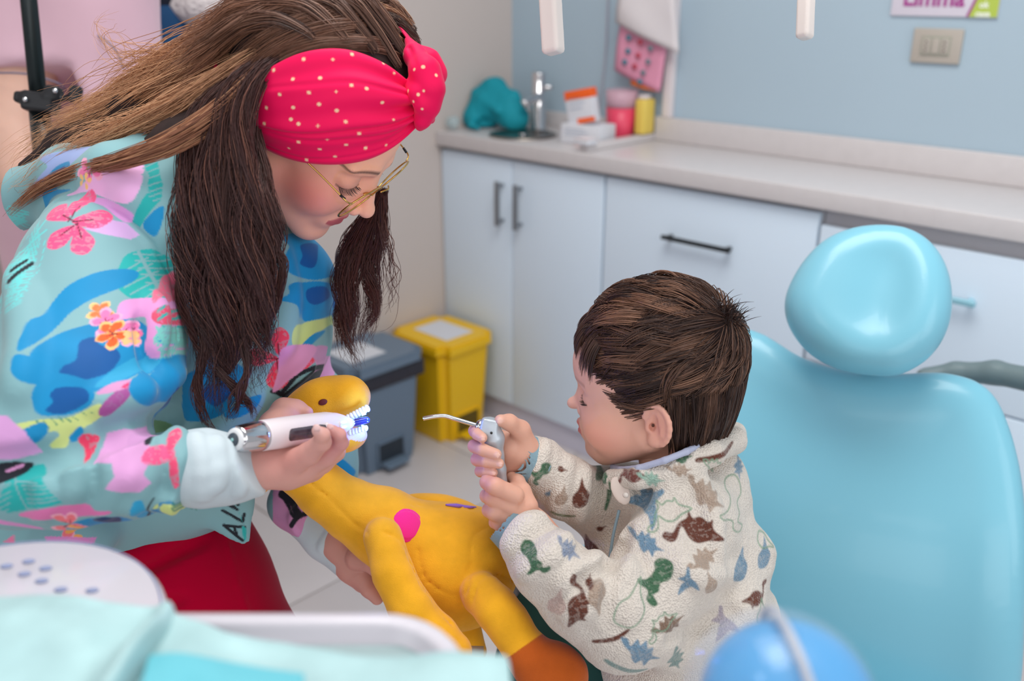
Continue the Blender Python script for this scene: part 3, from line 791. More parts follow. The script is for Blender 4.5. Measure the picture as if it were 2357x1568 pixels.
def face_features(v, ch):
    """ch: child proportions; coordinates forward, up, side in cm"""
    A = lambda c, r, k=.8, mode='u', ax=None: v.ell(cm(*c), cm(*r), ax, k / 100, mode)
    Cn = lambda a, b, ra, rb_, k=.6, mode='u': v.cone(cm(*a), cm(*b), ra / 100, rb_ / 100, k / 100, mode)
    if not ch:
        A((-.5, 4.8, 0), (9.6, 7.9, 7.4), .5)
        A((4.2, -1.0, 0), (5.6, 8.0, 5.7), 2.0)
        for s_ in (-1, 1):
            Cn((1.2, -3.2, 4.9 * s_), (7.4, -8.2, 1.2 * s_), 2.0, 1.7, 1.8)
            A((6.3, -2.4, 3.3 * s_), (2.6, 2.5, 2.4), 1.6)
            A((9.7, 1.5, 3.1 * s_), (1.5, 1.35, 1.9), 1.0, 'c')
            A((7.75, 1.35, 3.15 * s_), (1.3, 1.15, 1.5), .35)
            Cn((8.9, 3.0, 1.4 * s_), (7.7, 3.3, 4.4 * s_), .55, .5, 1.2)
        A((8.2, -8.6, 0), (1.5, 1.5, 1.8), 1.2)
        Cn((8.9, 2.0, 0), (10.9, -1.7, 0), .55, .72, 1.0)
        A((11.1, -2.1, 0), (.95, .85, .95), .5)
        for s_ in (-1, 1):
            A((10.0, -2.4, 1.25 * s_), (.95, .7, .62), .5)
            A((10.4, -3.05, .62 * s_), (.5, .3, .3), .15, 'c')
        A((8.6, -5.2, 0), (1.5, 1.9, 2.6), 1.2)
        Cn((9.85, -4.55, 0), (8.75, -5.15, 2.3), .36, .16, .35); Cn((9.85, -4.55, 0), (8.75, -5.15, -2.3), .36, .16, .35)
        Cn((9.65, -5.65, 0), (8.75, -5.25, 2.1), .45, .16, .35); Cn((9.65, -5.65, 0), (8.75, -5.25, -2.1), .45, .16, .35)
        Cn((9.95, -5.12, 0), (9.15, -5.2, 2.2), .1, .06, .15, 'c'); Cn((9.95, -5.12, 0), (9.15, -5.2, -2.2), .1, .06, .15, 'c')
        Cn((-2, -1, 0), (-4.5, -13, 0), 5.6, 5.4, 2.5)
    else:
        A((-.2, 4.2, 0), (8.1, 6.9, 6.8), .5)
        A((3.6, -.6, 0), (5.1, 6.8, 5.3), 2.0); A((2.6, 3.6, 0), (6.4, 4.6, 5.8), 1.5)
        for s_ in (-1, 1):
            Cn((.8, -3.0, 4.4 * s_), (5.9, -6.6, 1.3 * s_), 1.8, 1.5, 1.6)
            A((5.1, -2.9, 3.2 * s_), (2.5, 2.4, 2.2), 1.5)
            A((8.2, .5, 2.6 * s_), (1.1, 1.0, 1.5), .8, 'c')
            A((6.6, .35, 2.65 * s_), (1.15, 1.0, 1.35), .3)
            Cn((7.4, 1.9, 1.2 * s_), (6.3, 2.1, 3.8 * s_), .45, .4, 1.0)
        A((7.2, -6.6, 0), (1.15, 1.1, 1.5), 1.0)
        Cn((7.6, .9, 0), (9.1, -1.5, 0), .45, .6, .9)
        A((9.55, -1.6, 0), (.62, .6, .7), .5)
        for s_ in (-1, 1):
            A((8.25, -2.1, .9 * s_), (.6, .5, .5), .4); A((8.5, -2.5, .42 * s_), (.3, .22, .22), .12, 'c')
        A((7.75, -4.2, 0), (1.15, 1.5, 2.0), 1.0)
        for s_ in (-1, 1):
            Cn((8.85, -3.75, 0), (7.9, -4.3, 1.6 * s_), .32, .14, .3)
            Cn((8.7, -4.8, 0), (7.9, -4.4, 1.5 * s_), .36, .14, .3)
            Cn((9.0, -4.27, 0), (8.15, -4.33, 1.6 * s_), .09, .05, .12, 'c')
        Cn((-1.5, -1, 0), (-2.2, -7.6, .2), 4.3, 3.7, 2.0)
        # ears
        for s_ in (-1, 1):
            e = lambda a, b: (a, b, (6.35 + (.0 - a) * .38) * s_)
            c0 = (-.55, -.9)
            rim = []
            for q in np.linspace(-.25, 1.18, 12):
                th = math.pi * q * 1.15 - .35
                rim.append(e(c0[0] - 1.35 * math.sin(th - 1.2) * .0 + 1.38 * math.cos(th), c0[1] + 2.05 * math.sin(th)))
            rim = [e(c0[0] + 1.35 * math.cos(a), c0[1] + 2.1 * math.sin(a)) for a in np.radians(np.linspace(20, 265, 13))]
            ax = np.array([norm((1, 0, -.38 * s_)), (0, 1, 0), norm((.38 * s_, 0, 1))])
            ax = [norm([1, 0, -.38 * s_]), [0, 1, 0], norm([.38 * s_, 0, 1])]
            v.ell(cm(*e(c0[0] + .05, c0[1])) - cm(*(np.array(ax[2]) * .15 * s_)), cm(1.35, 2.05, .42), ax, .003)
            for a, b in zip(rim[:-1], rim[1:]): Cn(a, b, .3, .3, .15)
            A(e(c0[0] + .35, c0[1] - 1.75), (.62, .75, .42), .4)
            A(tuple(np.array(e(c0[0] + .15, c0[1] + .1)) + np.array([0, 0, .35 * s_])), (.72, 1.15, .42), .2, 'c')
            Cn(e(c0[0] - .55, c0[1] - 1.0), e(c0[0] - .25, c0[1] + 1.1), .2, .2, .25)
            Cn(np.array(e(c0[0] + .95, c0[1] - .5)) + [0, 0, .12 * s_], np.array(e(c0[0] + .95, c0[1] + .3)) + [0, 0, .1 * s_], .28, .2, .3)
            A(tuple(np.array(e(c0[0] + .45, c0[1] - .25)) + np.array([0, 0, .1 * s_])), (.35, .45, .6), .1, 'c')

def gauss(L, c, r): return np.exp(-(((L - cm(*c)) / cm(*r)) ** 2).sum(1))
def face_color(V, fr, ch):
    L = fr.l(V); base = S2L((230, 180, 160) if ch else (255, 186, 154)); C = np.tile(base, (len(V), 1))
    C *= (1 + .04 * wob(V, 250, 3, 2))[:, None]
    def mx(w, c): 
        nonlocal C
        C = C * (1 - w[:, None]) + S2L(c) * w[:, None]
    for s_ in (-1, 1):
        if not ch:
            mx(.75 * gauss(L, (6.0, -2.0, 5.2 * s_), (3.6, 2.8, 3)), (222, 116, 112))
            mx(.5 * gauss(L, (9.2, 1.9, 3.3 * s_), (1.5, .9, 2.0)), (168, 110, 100))
            # lash line and brow
            y = 0.35 - .12 * (np.abs(L[:, 2]) * 100 - 3.1) ** 2 * -.5
            d = np.abs(L[:, 1] * 100 - (.45 + .1 * (np.abs(L[:, 2] * 100) - 3.1) ** 2)); m = (np.abs(L[:, 2] * 100 * s_ - 3.15) < 1.45) & (L[:, 0] > .07)
            mx(np.clip(1 - d / .16, 0, 1) * m * .9, (40, 24, 22))
            zz = L[:, 2] * 100 * s_; d = np.abs(L[:, 1] * 100 - (3.1 + .35 * np.sin((zz - 1.2) / 3.6 * 2.6))); m = (zz > 1.2) & (zz < 5.2) & (L[:, 0] > .05)
            mx(np.clip(1.2 - d / (.34 - .03 * np.abs(zz)), 0, 1) * m * .85, (62, 40, 34))
        else:
            mx(.36 * gauss(L, (5.6, -3.2, 4.6 * s_), (2.8, 2.2, 2.8)), (226, 126, 118))
            mx(.45 * gauss(L, (-.6, -1.0, 7 * s_), (1.8, 2.6, 2)), (214, 130, 112))
            d = np.abs(L[:, 1] * 100 - (-.3 + .12 * (np.abs(L[:, 2] * 100) - 2.6) ** 2)); m = (np.abs(L[:, 2] * 100 * s_ - 2.65) < 1.35) & (L[:, 0] > .055)
            mx(np.clip(1 - d / .13, 0, 1) * m * .8, (70, 44, 36))
            zz = L[:, 2] * 100 * s_; d = np.abs(L[:, 1] * 100 - (2.0 + .3 * np.sin((zz - 1.0) / 3.2 * 2.6))); m = (zz > 1.0) & (zz < 4.4) & (L[:, 0] > .045)
            mx(np.clip(1.2 - d / .3, 0, 1) * m * .35, (120, 86, 70))
    if not ch:
        q = (L[:, 0] * 100 > 8.55) & (np.abs(L[:, 2] * 100) < 2.4)
        yy = L[:, 1] * 100; w = np.clip(1.25 - np.abs(yy + 5.15) / (.95 - .12 * (L[:, 2] * 100) ** 2).clip(.1) , 0, 1) * q
        mx(np.clip(w * 2, 0, 1) * .85, (190, 74, 88))
    else:
        q = (L[:, 0] * 100 > 8.0) & (np.abs(L[:, 2] * 100) < 1.8)
        yy = L[:, 1] * 100; w = np.clip(1.2 - np.abs(yy + 4.28) / (.8 - .16 * (L[:, 2] * 100) ** 2).clip(.1), 0, 1) * q
        mx(np.clip(w * 2, 0, 1) * .8, (206, 92, 96))
    return C
def lashes(fr, ch, parent):
    P_, Cc = [], []
    for s_ in (-1, 1):
        n = 26
        for i in range(n):
            a = (i / (n - 1) - .5) * 2
            if ch: z = 2.65 + 1.25 * a; b = np.array([7.45 - .35 * abs(a) - .25 * a, -.25 + .2 * a * a, z * s_]); d = np.array([.75, -.35, .25 * a * s_]) * (1.0)
            else: z = 3.15 + 1.35 * a; b = np.array([8.75 - .4 * abs(a) - .35 * a, .45 + .2 * a * a, z * s_]); d = np.array([.8, -.55, .3 * a * s_]) * 1.05
            t = np.linspace(0, 1, 6)[:, None]
            d = d + rng.normal(0, .06, 3)
            P_.append(fr.w((b + d * t + np.array([0, .35, 0]) * t * t) / 100)); Cc.append(np.tile(S2L((40, 26, 24)), (6, 1)))
    return strands('eyelashes', np.array(P_), np.full(len(P_), .0003), np.array(Cc), m_hair, parent, .2)
def join(objs, name):
    """join several freshly built meshes with the same material into the first"""
    o = objs[0]; me = o.data
    Vs, Fs, Cs, n = [], [], [], 0
    for q in objs:
        co = get_co(q.data); nl = len(q.data.loops); li = np.empty(nl, np.int32); q.data.loops.foreach_get('vertex_index', li)
        Vs.append(co); Fs.append(li.reshape(-1, 4) + n); n += len(co)
        a = np.empty(len(co) * 4, np.float32); q.data.color_attributes['Col'].data.foreach_get('color', a); Cs.append(a.reshape(-1, 4)[:, :3])
    m = me.materials[0]; par = o.parent
    for q in objs: bpy.data.objects.remove(q)
    me = pydata(name, np.concatenate(Vs), np.concatenate(Fs)); r = link(name, me, m, par); set_col(me, np.concatenate(Cs)); return r
def head(fr, ch):
    v = Vol(cm(-12, -15, -9.5), cm(13.5, 14, 9.5), .0017)
    face_features(v, ch)
    V, Q = v.raw()
    return finish('body', fr.w(V), Q, m_skin, None, color=lambda co, no: face_color(co, fr, ch), subd=0, flip=fr.det < 0)
def skin_col(base, blush=None):
    def f(V, N):
        C = np.tile(S2L(base), (len(V), 1)) * (1 + .05 * wob(V, 200, 9, 3))[:, None]
        for (c, r, col, a) in (blush or []):
            w = a * np.exp(-((V - c) ** 2).sum(1) / r ** 2)[:, None]; C = C * (1 - w) + S2L(col) * w
        return C
    return f

# ------------------------------------------------------------------ plush dinosaur
m_plush = mat('plush_fabric', (245, 172, 40), 1.0, attr=True, sheen=.25, bump=(1100, .45, .0014), noise=(45, .08), spec=.0)
dino = empty('plush_dinosaur', 'yellow plush long-necked dinosaur with open mouth and a pink spot', 'plush toy', tuple(P(1030, 1300, 1.0)))
YEL = (240, 174, 42); ORA = (190, 92, 36)
body_pts = cs((1030, 1300, 1.0, 190), (600, 1060, .95, 130), (1300, 1540, .93, 110), (780, 860, .93, 60), (1060, 1540, .95, 60))
v = vol_px(body_pts, .0028, .02)
AX = [RIGHT, UP, FWD]
def el(x, y, D, rx, ry, rz, k=.01, mode='u', rot=0.0):
    a = math.radians(rot); ax = [math.cos(a) * RIGHT + math.sin(a) * UP, -math.sin(a) * RIGHT + math.cos(a) * UP, FWD]
    v.ell(P(x, y, D), np.array([rx, ry, rz]) * D / FPX, ax, k, mode)
el(1020, 1305, 1.0, 165, 138, 130, .02, rot=-30)
el(1075, 1290, 1.0, 112, 125, 110, .02)
v.chain(cs((715, 1010, .955, 52), (690, 1080, .955, 54), (745, 1130, .96, 58), (810, 1175, .97, 66), (880, 1210, .98, 84), (950, 1250, .99, 100)), .012)
el(1010, 1172, 1.06, 100, 34, 45, .008, rot=-8)
# near front leg
v.chain(cs((880, 1235, .93, 44), (905, 1320, .915, 47), (945, 1400, .91, 50), (1000, 1465, .91, 52), (1040, 1500, .91, 46)), .006)
# near hind leg
v.chain(cs((1110, 1368, .935, 50), (1143, 1403, .92, 50), (1172, 1440, .915, 49), (1202, 1488, .91, 50)), .006)
el(1270, 1548, .905, 86, 72, 60, .01, rot=-22); el(1216, 1512, .908, 48, 54, 50, .008)
v.chain(cs((1075, 1440, 1.02, 30), (1090, 1500, 1.02, 30)), .006)
# head
el(752, 925, .955, 84, 60, 62, .01, rot=12); el(808, 912, .945, 44, 46, 52, .012, rot=0)
el(700, 955, .96, 60, 48, 55, .012)
el(575, 1075, .96, 66, 72, 50, .01); v.chain(cs((600, 1050, .96, 45), (700, 1000, .96, 45)), .01)
el(795, 1010, .945, 50, 34, 46, .008, rot=14)
el(840, 968, .935, 62, 17, 60, .006, 'c', rot=16); 
# seams
def seam(pts, r=2.0, D=None):
    pts = spline(pts, 6)
    co = [P(x, y, 1.0) - CAM for x, y in pts]; out = []
    for d in co:      # march to the plush surface so that the stitch line lies on it
        for t in np.arange(.8, 1.12, .0015):
            q = CAM + d * t; i = np.round((q - v.lo) / v.h).astype(int)
            if np.all(i >= 0) and np.all(i < v.n) and v.a[tuple(i)] < 0: out.append((q, r * t / FPX)); break
    v.chain(out, .0025, 'c')
seam([(700, 1100), (760, 1150), (810, 1200), (850, 1228)])
seam([(885, 1225), (925, 1250), (960, 1330), (1010, 1400), (1040, 1440)], 2.5)
seam([(960, 1260), (980, 1330), (1040, 1370), (1075, 1360), (1082, 1300), (1095, 1230), (1180, 1200)], 1.5)
seam([(1085, 1385), (1110, 1330), (1160, 1325), (1185, 1345)], 2.5); seam([(780, 985), (800, 960), (830, 935)], 1.2); seam([(940, 1160), (1040, 1170), (1110, 1172)], 1.5)
V, Q = v.raw()
LINE0, LINE1 = np.array([1166, 1516]), np.array([1258, 1452])
def dino_col(co, no):
    x, y, z = PX(co); C = np.tile(S2L(YEL), (len(co), 1))
    s = ((x - LINE0[0]) * (LINE1[1] - LINE0[1]) - (y - LINE0[1]) * (LINE1[0] - LINE0[0])) / 112.
    w = np.clip(.5 - s / 2.5, 0, 1) * (x > 1120) * (y > 1430)
    C = C * (1 - w[:, None]) + S2L(ORA) * w[:, None]
    # mouth lining in pale cloth
    d = ((x - 838) / 60) ** 2 + ((y - 968) / 32) ** 2
    lo = (y > 985) & (y < 1032) & (x > 796) & (no @ UP > -.35)
    C[lo & (d < 2.2)] = S2L((225, 215, 225))
    return C * (1 + .07 * wob(co, 60, 4, 3))[:, None]
finish('body', V, Q, m_plush, dino, color=dino_col, subd=1, disp=lambda co, no: co + no * (.0012 * wob(co, 110, 6, 2))[:, None])
def on_surf(x, y, vol, t0=.7, t1=1.2):
    d = P(x, y, 1.0) - CAM
    for t in np.arange(t0, t1, .001):
        q = CAM + d * t; i = np.round((q - vol.lo) / vol.h).astype(int)
        if np.all(i >= 1) and np.all(i < vol.n - 1) and vol.a[tuple(i)] < 0:
            g = np.array([vol.a[i[0] + 1, i[1], i[2]] - vol.a[i[0] - 1, i[1], i[2]], vol.a[i[0], i[1] + 1, i[2]] - vol.a[i[0], i[1] - 1, i[2]], vol.a[i[0], i[1], i[2] + 1] - vol.a[i[0], i[1], i[2] - 1]])
            return q, norm(g)
    return CAM + d * t1, -FWD
q, n = on_surf(936, 1209, v)
m_spot = mat('pink_plush', (244, 44, 132), .8, sheen=.4, bump=(1100, .3, .001), spec=.2)
u = norm(np.cross(n, UP)); w = np.cross(n, u)
v2 = Vol(q - .03, q + .03, .0012); v2.ell(q - n * .002, np.array([.0185, .0175, .006]), [u, w, n])
for k in range(28):
    a = 2 * math.pi * k / 28; b = 2 * math.pi * (k + 1) / 28
    v2.cone(q + n * .001 + .0165 * (math.cos(a) * u) + .0155 * math.sin(a) * w, q + n * .001 + .0165 * math.cos(b) * u + .0155 * math.sin(b) * w, .0009, .0009, .0006, 'c')
VV, QQ = v2.raw(); finish('pink_spot', VV, QQ, m_spot, dino, subd=1)
def decal_tube(name, pts, r, m, lift=.0005):
    pp = []
    for x, y in spline(pts, 4):
        q, n = on_surf(x, y, v); pp.append(q + n * lift)
    return tube(name, pp, np.array(r), m, dino, smoothpath=False)
decal_tube('purple_streak', [(1026, 1163), (1050, 1165), (1075, 1168), (1096, 1169)], [.0008, .0022, .0018, .0008], mat('purple_plush', (150, 110, 190), .8))
q, n = on_surf(743, 926, v)
v2 = Vol(q - .01, q + .01, .0006); u = norm(RIGHT * .95 + UP * .3); u = norm(u - (u @ n) * n); v2.ell(q, np.array([.0048, .0032, .0014]), [u, np.cross(n, u), n])
VV, QQ = v2.raw(); finish('eye', VV, QQ, mat('dark_red_embroidery', (96, 26, 26), .6), dino)
m_tooth = mat('white_teeth', (236, 240, 250), .4)
for i in range(7):
    t = i / 6; x = 803 + 42 * t; y = 962 - 22 * t
    for z in (0, ):
        v2 = Vol(P(x, y, .925) - .01, P(x, y, .925) + .01, .0007)
        v2.ell(P(x, y, .918 + .0 * t), np.array([.0026, .0040, .003]), [norm(RIGHT + UP * .5), norm(UP - RIGHT * .4), FWD])
        VV, QQ = v2.raw(); finish('tooth', VV, QQ, m_tooth, dino)
for i in range(6):
    t = i / 5; x = 806 + 36 * t; y = 996 - 10 * t
    v2 = Vol(P(x, y, .92) - .01, P(x, y, .92) + .01, .0007)
    v2.ell(P(x, y, .918), np.array([.0024, .0032, .003]), [RIGHT, UP, FWD])
    VV, QQ = v2.raw(); finish('tooth', VV, QQ, m_tooth, dino)

def fold(v, pts, k=.008, mode='u', sink=.45, n=5):
    '''a cloth fold (or groove) that follows the surface built so far; pts: (x, y, radius px)'''
    pts = spline(pts, n); out = []
    for x, y, r in pts:
        q, nn = on_surf(x, y, v, .55, 1.3)
        if (q - CAM) @ FWD > 1.25: continue
        D = (q - CAM) @ FWD; R = r * D / FPX
        out.append((q - nn * R * (sink if mode == 'u' else -.35), R))
    if len(out) > 1: v.chain(out, k, mode)

# ------------------------------------------------------------------ curing lamp held by the woman
lampd = empty('curing_lamp', 'white pen-shaped curing lamp with chrome end and glowing blue tip', 'dental tool', tuple(P(680, 1000, .82)))
m_dev = mat('white_device_shell', (232, 222, 226), .28, coat=.3)
A_, B_ = P(538, 1012, .775), P(806, 974, .905)
k_ = .82 / FPX
lathe('shell', A_ + (B_ - A_) * .2, B_, [(0, 33.5 * k_), (.02, 35 * k_), (.2, 36.5 * k_), (.45, 37 * k_), (.7, 36 * k_), (.82, 31 * k_), (.9, 24 * k_), (.96, 17 * k_), (1, 13 * k_)], m_dev, lampd, 40)
lathe('chrome_ring', A_ + (B_ - A_) * .015, A_ + (B_ - A_) * .205, [(0, 27 * k_), (.1, 29.5 * k_), (.8, 34 * k_), (1, 34 * k_)], m_chrome, lampd, 40)
lathe('end_cap', A_, A_ + (B_ - A_) * .02, [(0, 20 * k_), (.3, 24.5 * k_), (1, 26 * k_)], mat('pale_plastic', (226, 228, 230), .3), lampd, 32)
an = norm(A_ - B_)
lathe('end_button', A_ + an * .0002, A_ + an * .0016, [(0, 15 * k_), (1, 14 * k_)], mat('dark_grey_plastic', (66, 76, 86), .4), lampd, 32)
lathe('end_led', A_ + an * .0015, A_ + an * .0022, [(0, 4 * k_), (1, 3.5 * k_)], mat('pale_green_led', (150, 200, 200), .3), lampd, 16)
v2 = Vol(P(700, 1000, .84) - .09, P(700, 1000, .84) + .09, .0012)
sd_ = norm(-FWD - an * ((-FWD) @ an)); up_ = norm(np.cross(an, sd_)) * -1
if up_ @ UP < 0: up_ = -up_
pc = lambda t, du, dn: A_ + (B_ - A_) * t + up_ * du * k_ + sd_ * dn * k_
v2.chain([(pc(.37, -3, 30), 16 * k_), (pc(.6, -3, 31), 16 * k_), (pc(.84, 1, 22), 13 * k_)], 0, flat=(sd_, .62))
VV, QQ = v2.raw(); finish('display_panel', VV, QQ, mat('smoked_panel', (74, 62, 70), .18, coat=.6, noise=(120, .35)), lampd, subd=0)
for t in (.68, .8):
    v2 = Vol(pc(t, 2, 38) - .012, pc(t, 2, 38) + .012, .0008); v2.ell(pc(t, 4, 34 if t < .7 else 29), np.array([9, 11, 7]) * k_, [an, up_, sd_])
    VV, QQ = v2.raw(); finish('button', VV, QQ, m_dev, lampd)
lathe('metal_collar', B_ - (B_ - A_) * .005, B_ + (B_ - A_) * .03, [(0, 12.5 * k_), (1, 10 * k_)], m_chrome, lampd, 24)
T1, T2 = P(812, 974, .908), P(849, 966, .912)
v2 = Vol(T1 - .03, T2 + .03, .0009)
v2.cone(T1, T2 - (T2 - T1) * .15, 10 * k_, 9 * k_, .001)
VV, QQ = v2.raw(); finish('light_guide', VV, QQ, mat('navy_tip', (22, 40, 92), .12, coat=.6, trans=.0), lampd, subd=1)
m_glow = mat('blue_led', (120, 160, 255), .3, emit=((70, 110, 255), 25))
lathe('led', P(838, 980, .915), P(837, 983, .915), [(0, 7 * k_), (1, 6 * k_)], m_glow, lampd, 16)
lathe('led_upper', P(838, 956, .917), P(837, 953, .917), [(0, 6 * k_), (1, 5 * k_)], m_glow, lampd, 16)
def plight(name, loc, power, color, r=.004):
    l = bpy.data.lights.new(name, 'POINT'); l.energy = power; l.color = color; l.shadow_soft_size = r
    o = bpy.data.objects.new(name, l); COL.objects.link(o); o.location = loc; return o
plight('curing_light_glow', P(866, 948, .905), .16, (.08, .2, 1.0))
plight('curing_light_glow', P(868, 992, .905), .15, (.08, .2, 1.0))

# ------------------------------------------------------------------ air-water syringe
syr = empty('air_water_syringe', 'silver handheld air-water syringe with bent metal tip in the child\'s hands', 'dental tool', tuple(P(1140, 1040, .93)))
m_alu = mat('satin_aluminium', (186, 194, 202), .36, .35)
H1, H2 = P(1130, 975, .925), P(1158, 1130, .94); k_ = .93 / FPX
v2 = Vol(np.minimum(H1, H2) - .03, np.maximum(H1, H2) + .03, .0012)
v2.chain(cs((1128, 982, .925, 22), (1136, 1010, .926, 24), (1142, 1050, .93, 17), (1150, 1080, .935, 14), (1160, 1160, .945, 15)), .004)
v2.box(P(1126, 984, .922), np.array([20, 20, 16]) * k_, [norm(RIGHT + UP * -.2), norm(UP + RIGHT * .2), FWD], 7 * k_, .003)
VV, QQ = v2.raw(); finish('handle', VV, QQ, m_alu, syr, subd=1)
tube('nozzle', [P(974, 964, .93), P(1000, 959, .93), P(1024, 958, .93), P(1045, 964, .93), P(1075, 973, .928), P(1102, 981, .926)], 5 * k_, m_chrome, syr)
lathe('nozzle_collar', P(1096, 979, .927), P(1112, 984, .926), [(0, 11 * k_), (.3, 16 * k_), (1, 17 * k_)], m_chrome, syr, 24)
lathe('blue_ring', P(1107, 983, .9262), P(1111, 984.5, .926), [(0, 17.6 * k_), (1, 17.6 * k_)], mat('blue_plastic_ring', (70, 140, 220), .4), syr, 24)
lathe('side_pin', P(1131, 997, .915), P(1131, 997, .912), [(0, 3 * k_), (1, 3 * k_)], m_hole, syr, 12)
tube('hose', [P(1160, 1155, .945), P(1172, 1200, .97), P(1180, 1290, 1.045), P(1187, 1350, 1.06), P(1178, 1430, 1.07), P(1160, 1500, 1.07), P(1140, 1620, 1.07)], .0052, mat('grey_hose', (122, 124, 132), .5), syr)
ht = lathe('hose_connector', P(1045, 1497, .97), P(1113, 1499, .97), [(0, .0046), (.05, .005), (1, .005)], mat('ribbed_tube', (206, 200, 190), .5), None, 20)
tag(ht, 'short white ribbed tube end sticking out beside the plush foot', 'tube')
# ------------------------------------------------------------------ CHILD
m_fleece = mat('fleece_print', (228, 220, 208), .92, attr=True, sheen=.35, bump=(520, .9, .0016, 'voronoi'), spec=.1)
kid = empty('person', 'small child in dinosaur-print fleece seated on the teal chair holding a syringe', 'person', tuple(P(1550, 1500, 1.0)))
def mk(pts, h=.0022, pad=.02): return vol_px(pts, h, pad)
kb = head(HC, True)
SK = (222, 170, 148)
# far (upper) hand: palm behind the handle, four fingers round the front, thumb on top
allp = cs((1085, 980, .93, 30), (1200, 1040, .95, 60), (1340, 1160, 1.03, 60), (1150, 1240, .93, 60))
v = mk(allp, .0011, .02)
v.chain(cs((1330, 1150, 1.03, 44), (1235, 1065, .975, 41), (1200, 1042, .955, 40)), .004)
v.chain(cs((1200, 1035, .955, 40), (1175, 1030, .95, 34)), .004)
v.ell(P(1175, 1045, .955), np.array([34, 46, 26]) * .95 / FPX, AX, .006)
def fing(pts, k=.0012): v.chain(cs(*pts), k)
fing([(1165, 1012, .958, 19), (1112, 992, .955, 17), (1093, 992, .935, 15), (1099, 1000, .918, 13.5), (1110, 1008, .912, 12)])
fing([(1170, 1040, .958, 20), (1105, 1025, .955, 17), (1092, 1027, .935, 15.5), (1112, 1036, .912, 14.5), (1142, 1046, .908, 13)])
fing([(1175, 1062, .958, 19), (1112, 1058, .955, 16), (1098, 1058, .935, 15), (1120, 1062, .914, 14), (1148, 1067, .91, 12.5)])
fing([(1175, 1085, .958, 17), (1120, 1085, .955, 14.5), (1106, 1085, .935, 13.5), (1120, 1086, .918, 12.5), (1135, 1088, .914, 11)])
fing([(1212, 1030, .95, 28), (1198, 990, .94, 22), (1172, 972, .928, 18), (1152, 968, .92, 14)], .004)
for (x, y, D, r) in [(1150, 969, .9145, 8), (1146, 1048, .9025, 7.5), (1152, 1069, .9045, 7), (1137, 1090, .9095, 6), (1112, 1010, .9065, 7)]:
    v.ell(P(x, y, D), np.array([r, r, 1.6]) * D / FPX, AX, .0004)
VV, QQ = v.raw()
NAIL = [(P(x, y, D), .0035, (238, 196, 184), .8) for (x, y, D) in [(1150, 968, .914), (1146, 1048, .902), (1152, 1069, .904), (1137, 1090, .909), (1112, 1010, .906)]]
h1 = finish('body', VV, QQ, m_skin, None, color=skin_col(SK, NAIL + [(P(1092, 1000, .93), .012, (214, 132, 124), .5), (P(1100, 1060, .93), .02, (216, 140, 130), .4)]), subd=1)
# near (lower) fist
v = mk(allp, .0011, .02)
v.chain(cs((1330, 1330, .93, 54), (1225, 1225, .935, 50), (1190, 1190, .932, 50)), .006)
v.ell(P(1170, 1165, .93), np.array([46, 56, 34]) * .93 / FPX, [norm(RIGHT + UP * -.6), norm(UP + RIGHT * .6), FWD], .006)
fing([(1185, 1140, .915, 22), (1140, 1120, .905, 20), (1122, 1110, .915, 17), (1134, 1106, .935, 14), (1160, 1118, .95, 12)], .003)
fing([(1175, 1165, .92, 24), (1135, 1145, .915, 20), (1121, 1142, .93, 16), (1135, 1145, .95, 14)], .003)
fing([(1175, 1190, .925, 24), (1140, 1178, .92, 20), (1126, 1175, .935, 16), (1140, 1175, .95, 14)], .003)
fing([(1185, 1215, .93, 22), (1155, 1208, .928, 18), (1140, 1203, .94, 14), (1150, 1200, .95, 12)], .003)
fing([(1215, 1165, .925, 24), (1203, 1130, .93, 18), (1192, 1108, .94, 15), (1178, 1098, .948, 13)], .004)
VV, QQ = v.raw()
h2 = finish('body', VV, QQ, m_skin, None, color=skin_col(SK, [(P(1125, 1120, .91), .014, (214, 136, 130), .5)]), subd=1)
# inner body under the clothes
v = mk(cs((1500, 1100, 1.0, 60), (1560, 1500, 1.02, 130), (1330, 1330, .93, 50)), .006)
v.chain(cs((1525, 1050, .99, 56), (1560, 1200, 1.0, 80), (1570, 1560, 1.03, 100)), .03); v.chain(cs((1560, 1190, .98, 60), (1440, 1430, .93, 52), (1300, 1310, .93, 46)), .02)
VV, QQ = v.raw(); h3 = finish('body', VV, QQ, m_skin, None, color=skin_col(SK))
body = join([kb, h1, h2, h3], 'body'); body.parent = kid; body.matrix_parent_inverse = Matrix.Translation(kid.location).inverted()
lashes(HC, True, kid)
# fleece
fp = cs((1330, 1160, 1.03, 90), (1600, 1150, .99, 140), (1600, 1500, 1.02, 220), (1280, 1320, .92, 90), (1560, 1640, 1.0, 200))
v = mk(fp, .0023, .03)
v.chain(cs((1590, 1180, 1.0, 118), (1600, 1300, 1.01, 150), (1595, 1450, 1.02, 165), (1580, 1640, 1.02, 165)), .03)
v.chain(cs((1430, 1160, 1.04, 90), (1460, 1350, 1.02, 105), (1500, 1600, 1.01, 110)), .03)
v.ell(P(1630, 1120, 1.02), np.array([92, 110, 95]) / FPX, AX, .03)
v.ell(P(1500, 1130, .985), np.array([95, 62, 80]) / FPX, AX, .03)
# collar
v.chain(cs((1412, 1105, .965, 24), (1470, 1100, .935, 26), (1560, 1078, .93, 26), (1640, 1040, .945, 28), (1690, 1015, .985, 28), (1690, 1000, 1.04, 28), (1600, 1000, 1.08, 30)), .006)
v.chain(cs((1412, 1105, .965, 20), (1440, 1135, .955, 20), (1452, 1150, .95, 12)), .004)
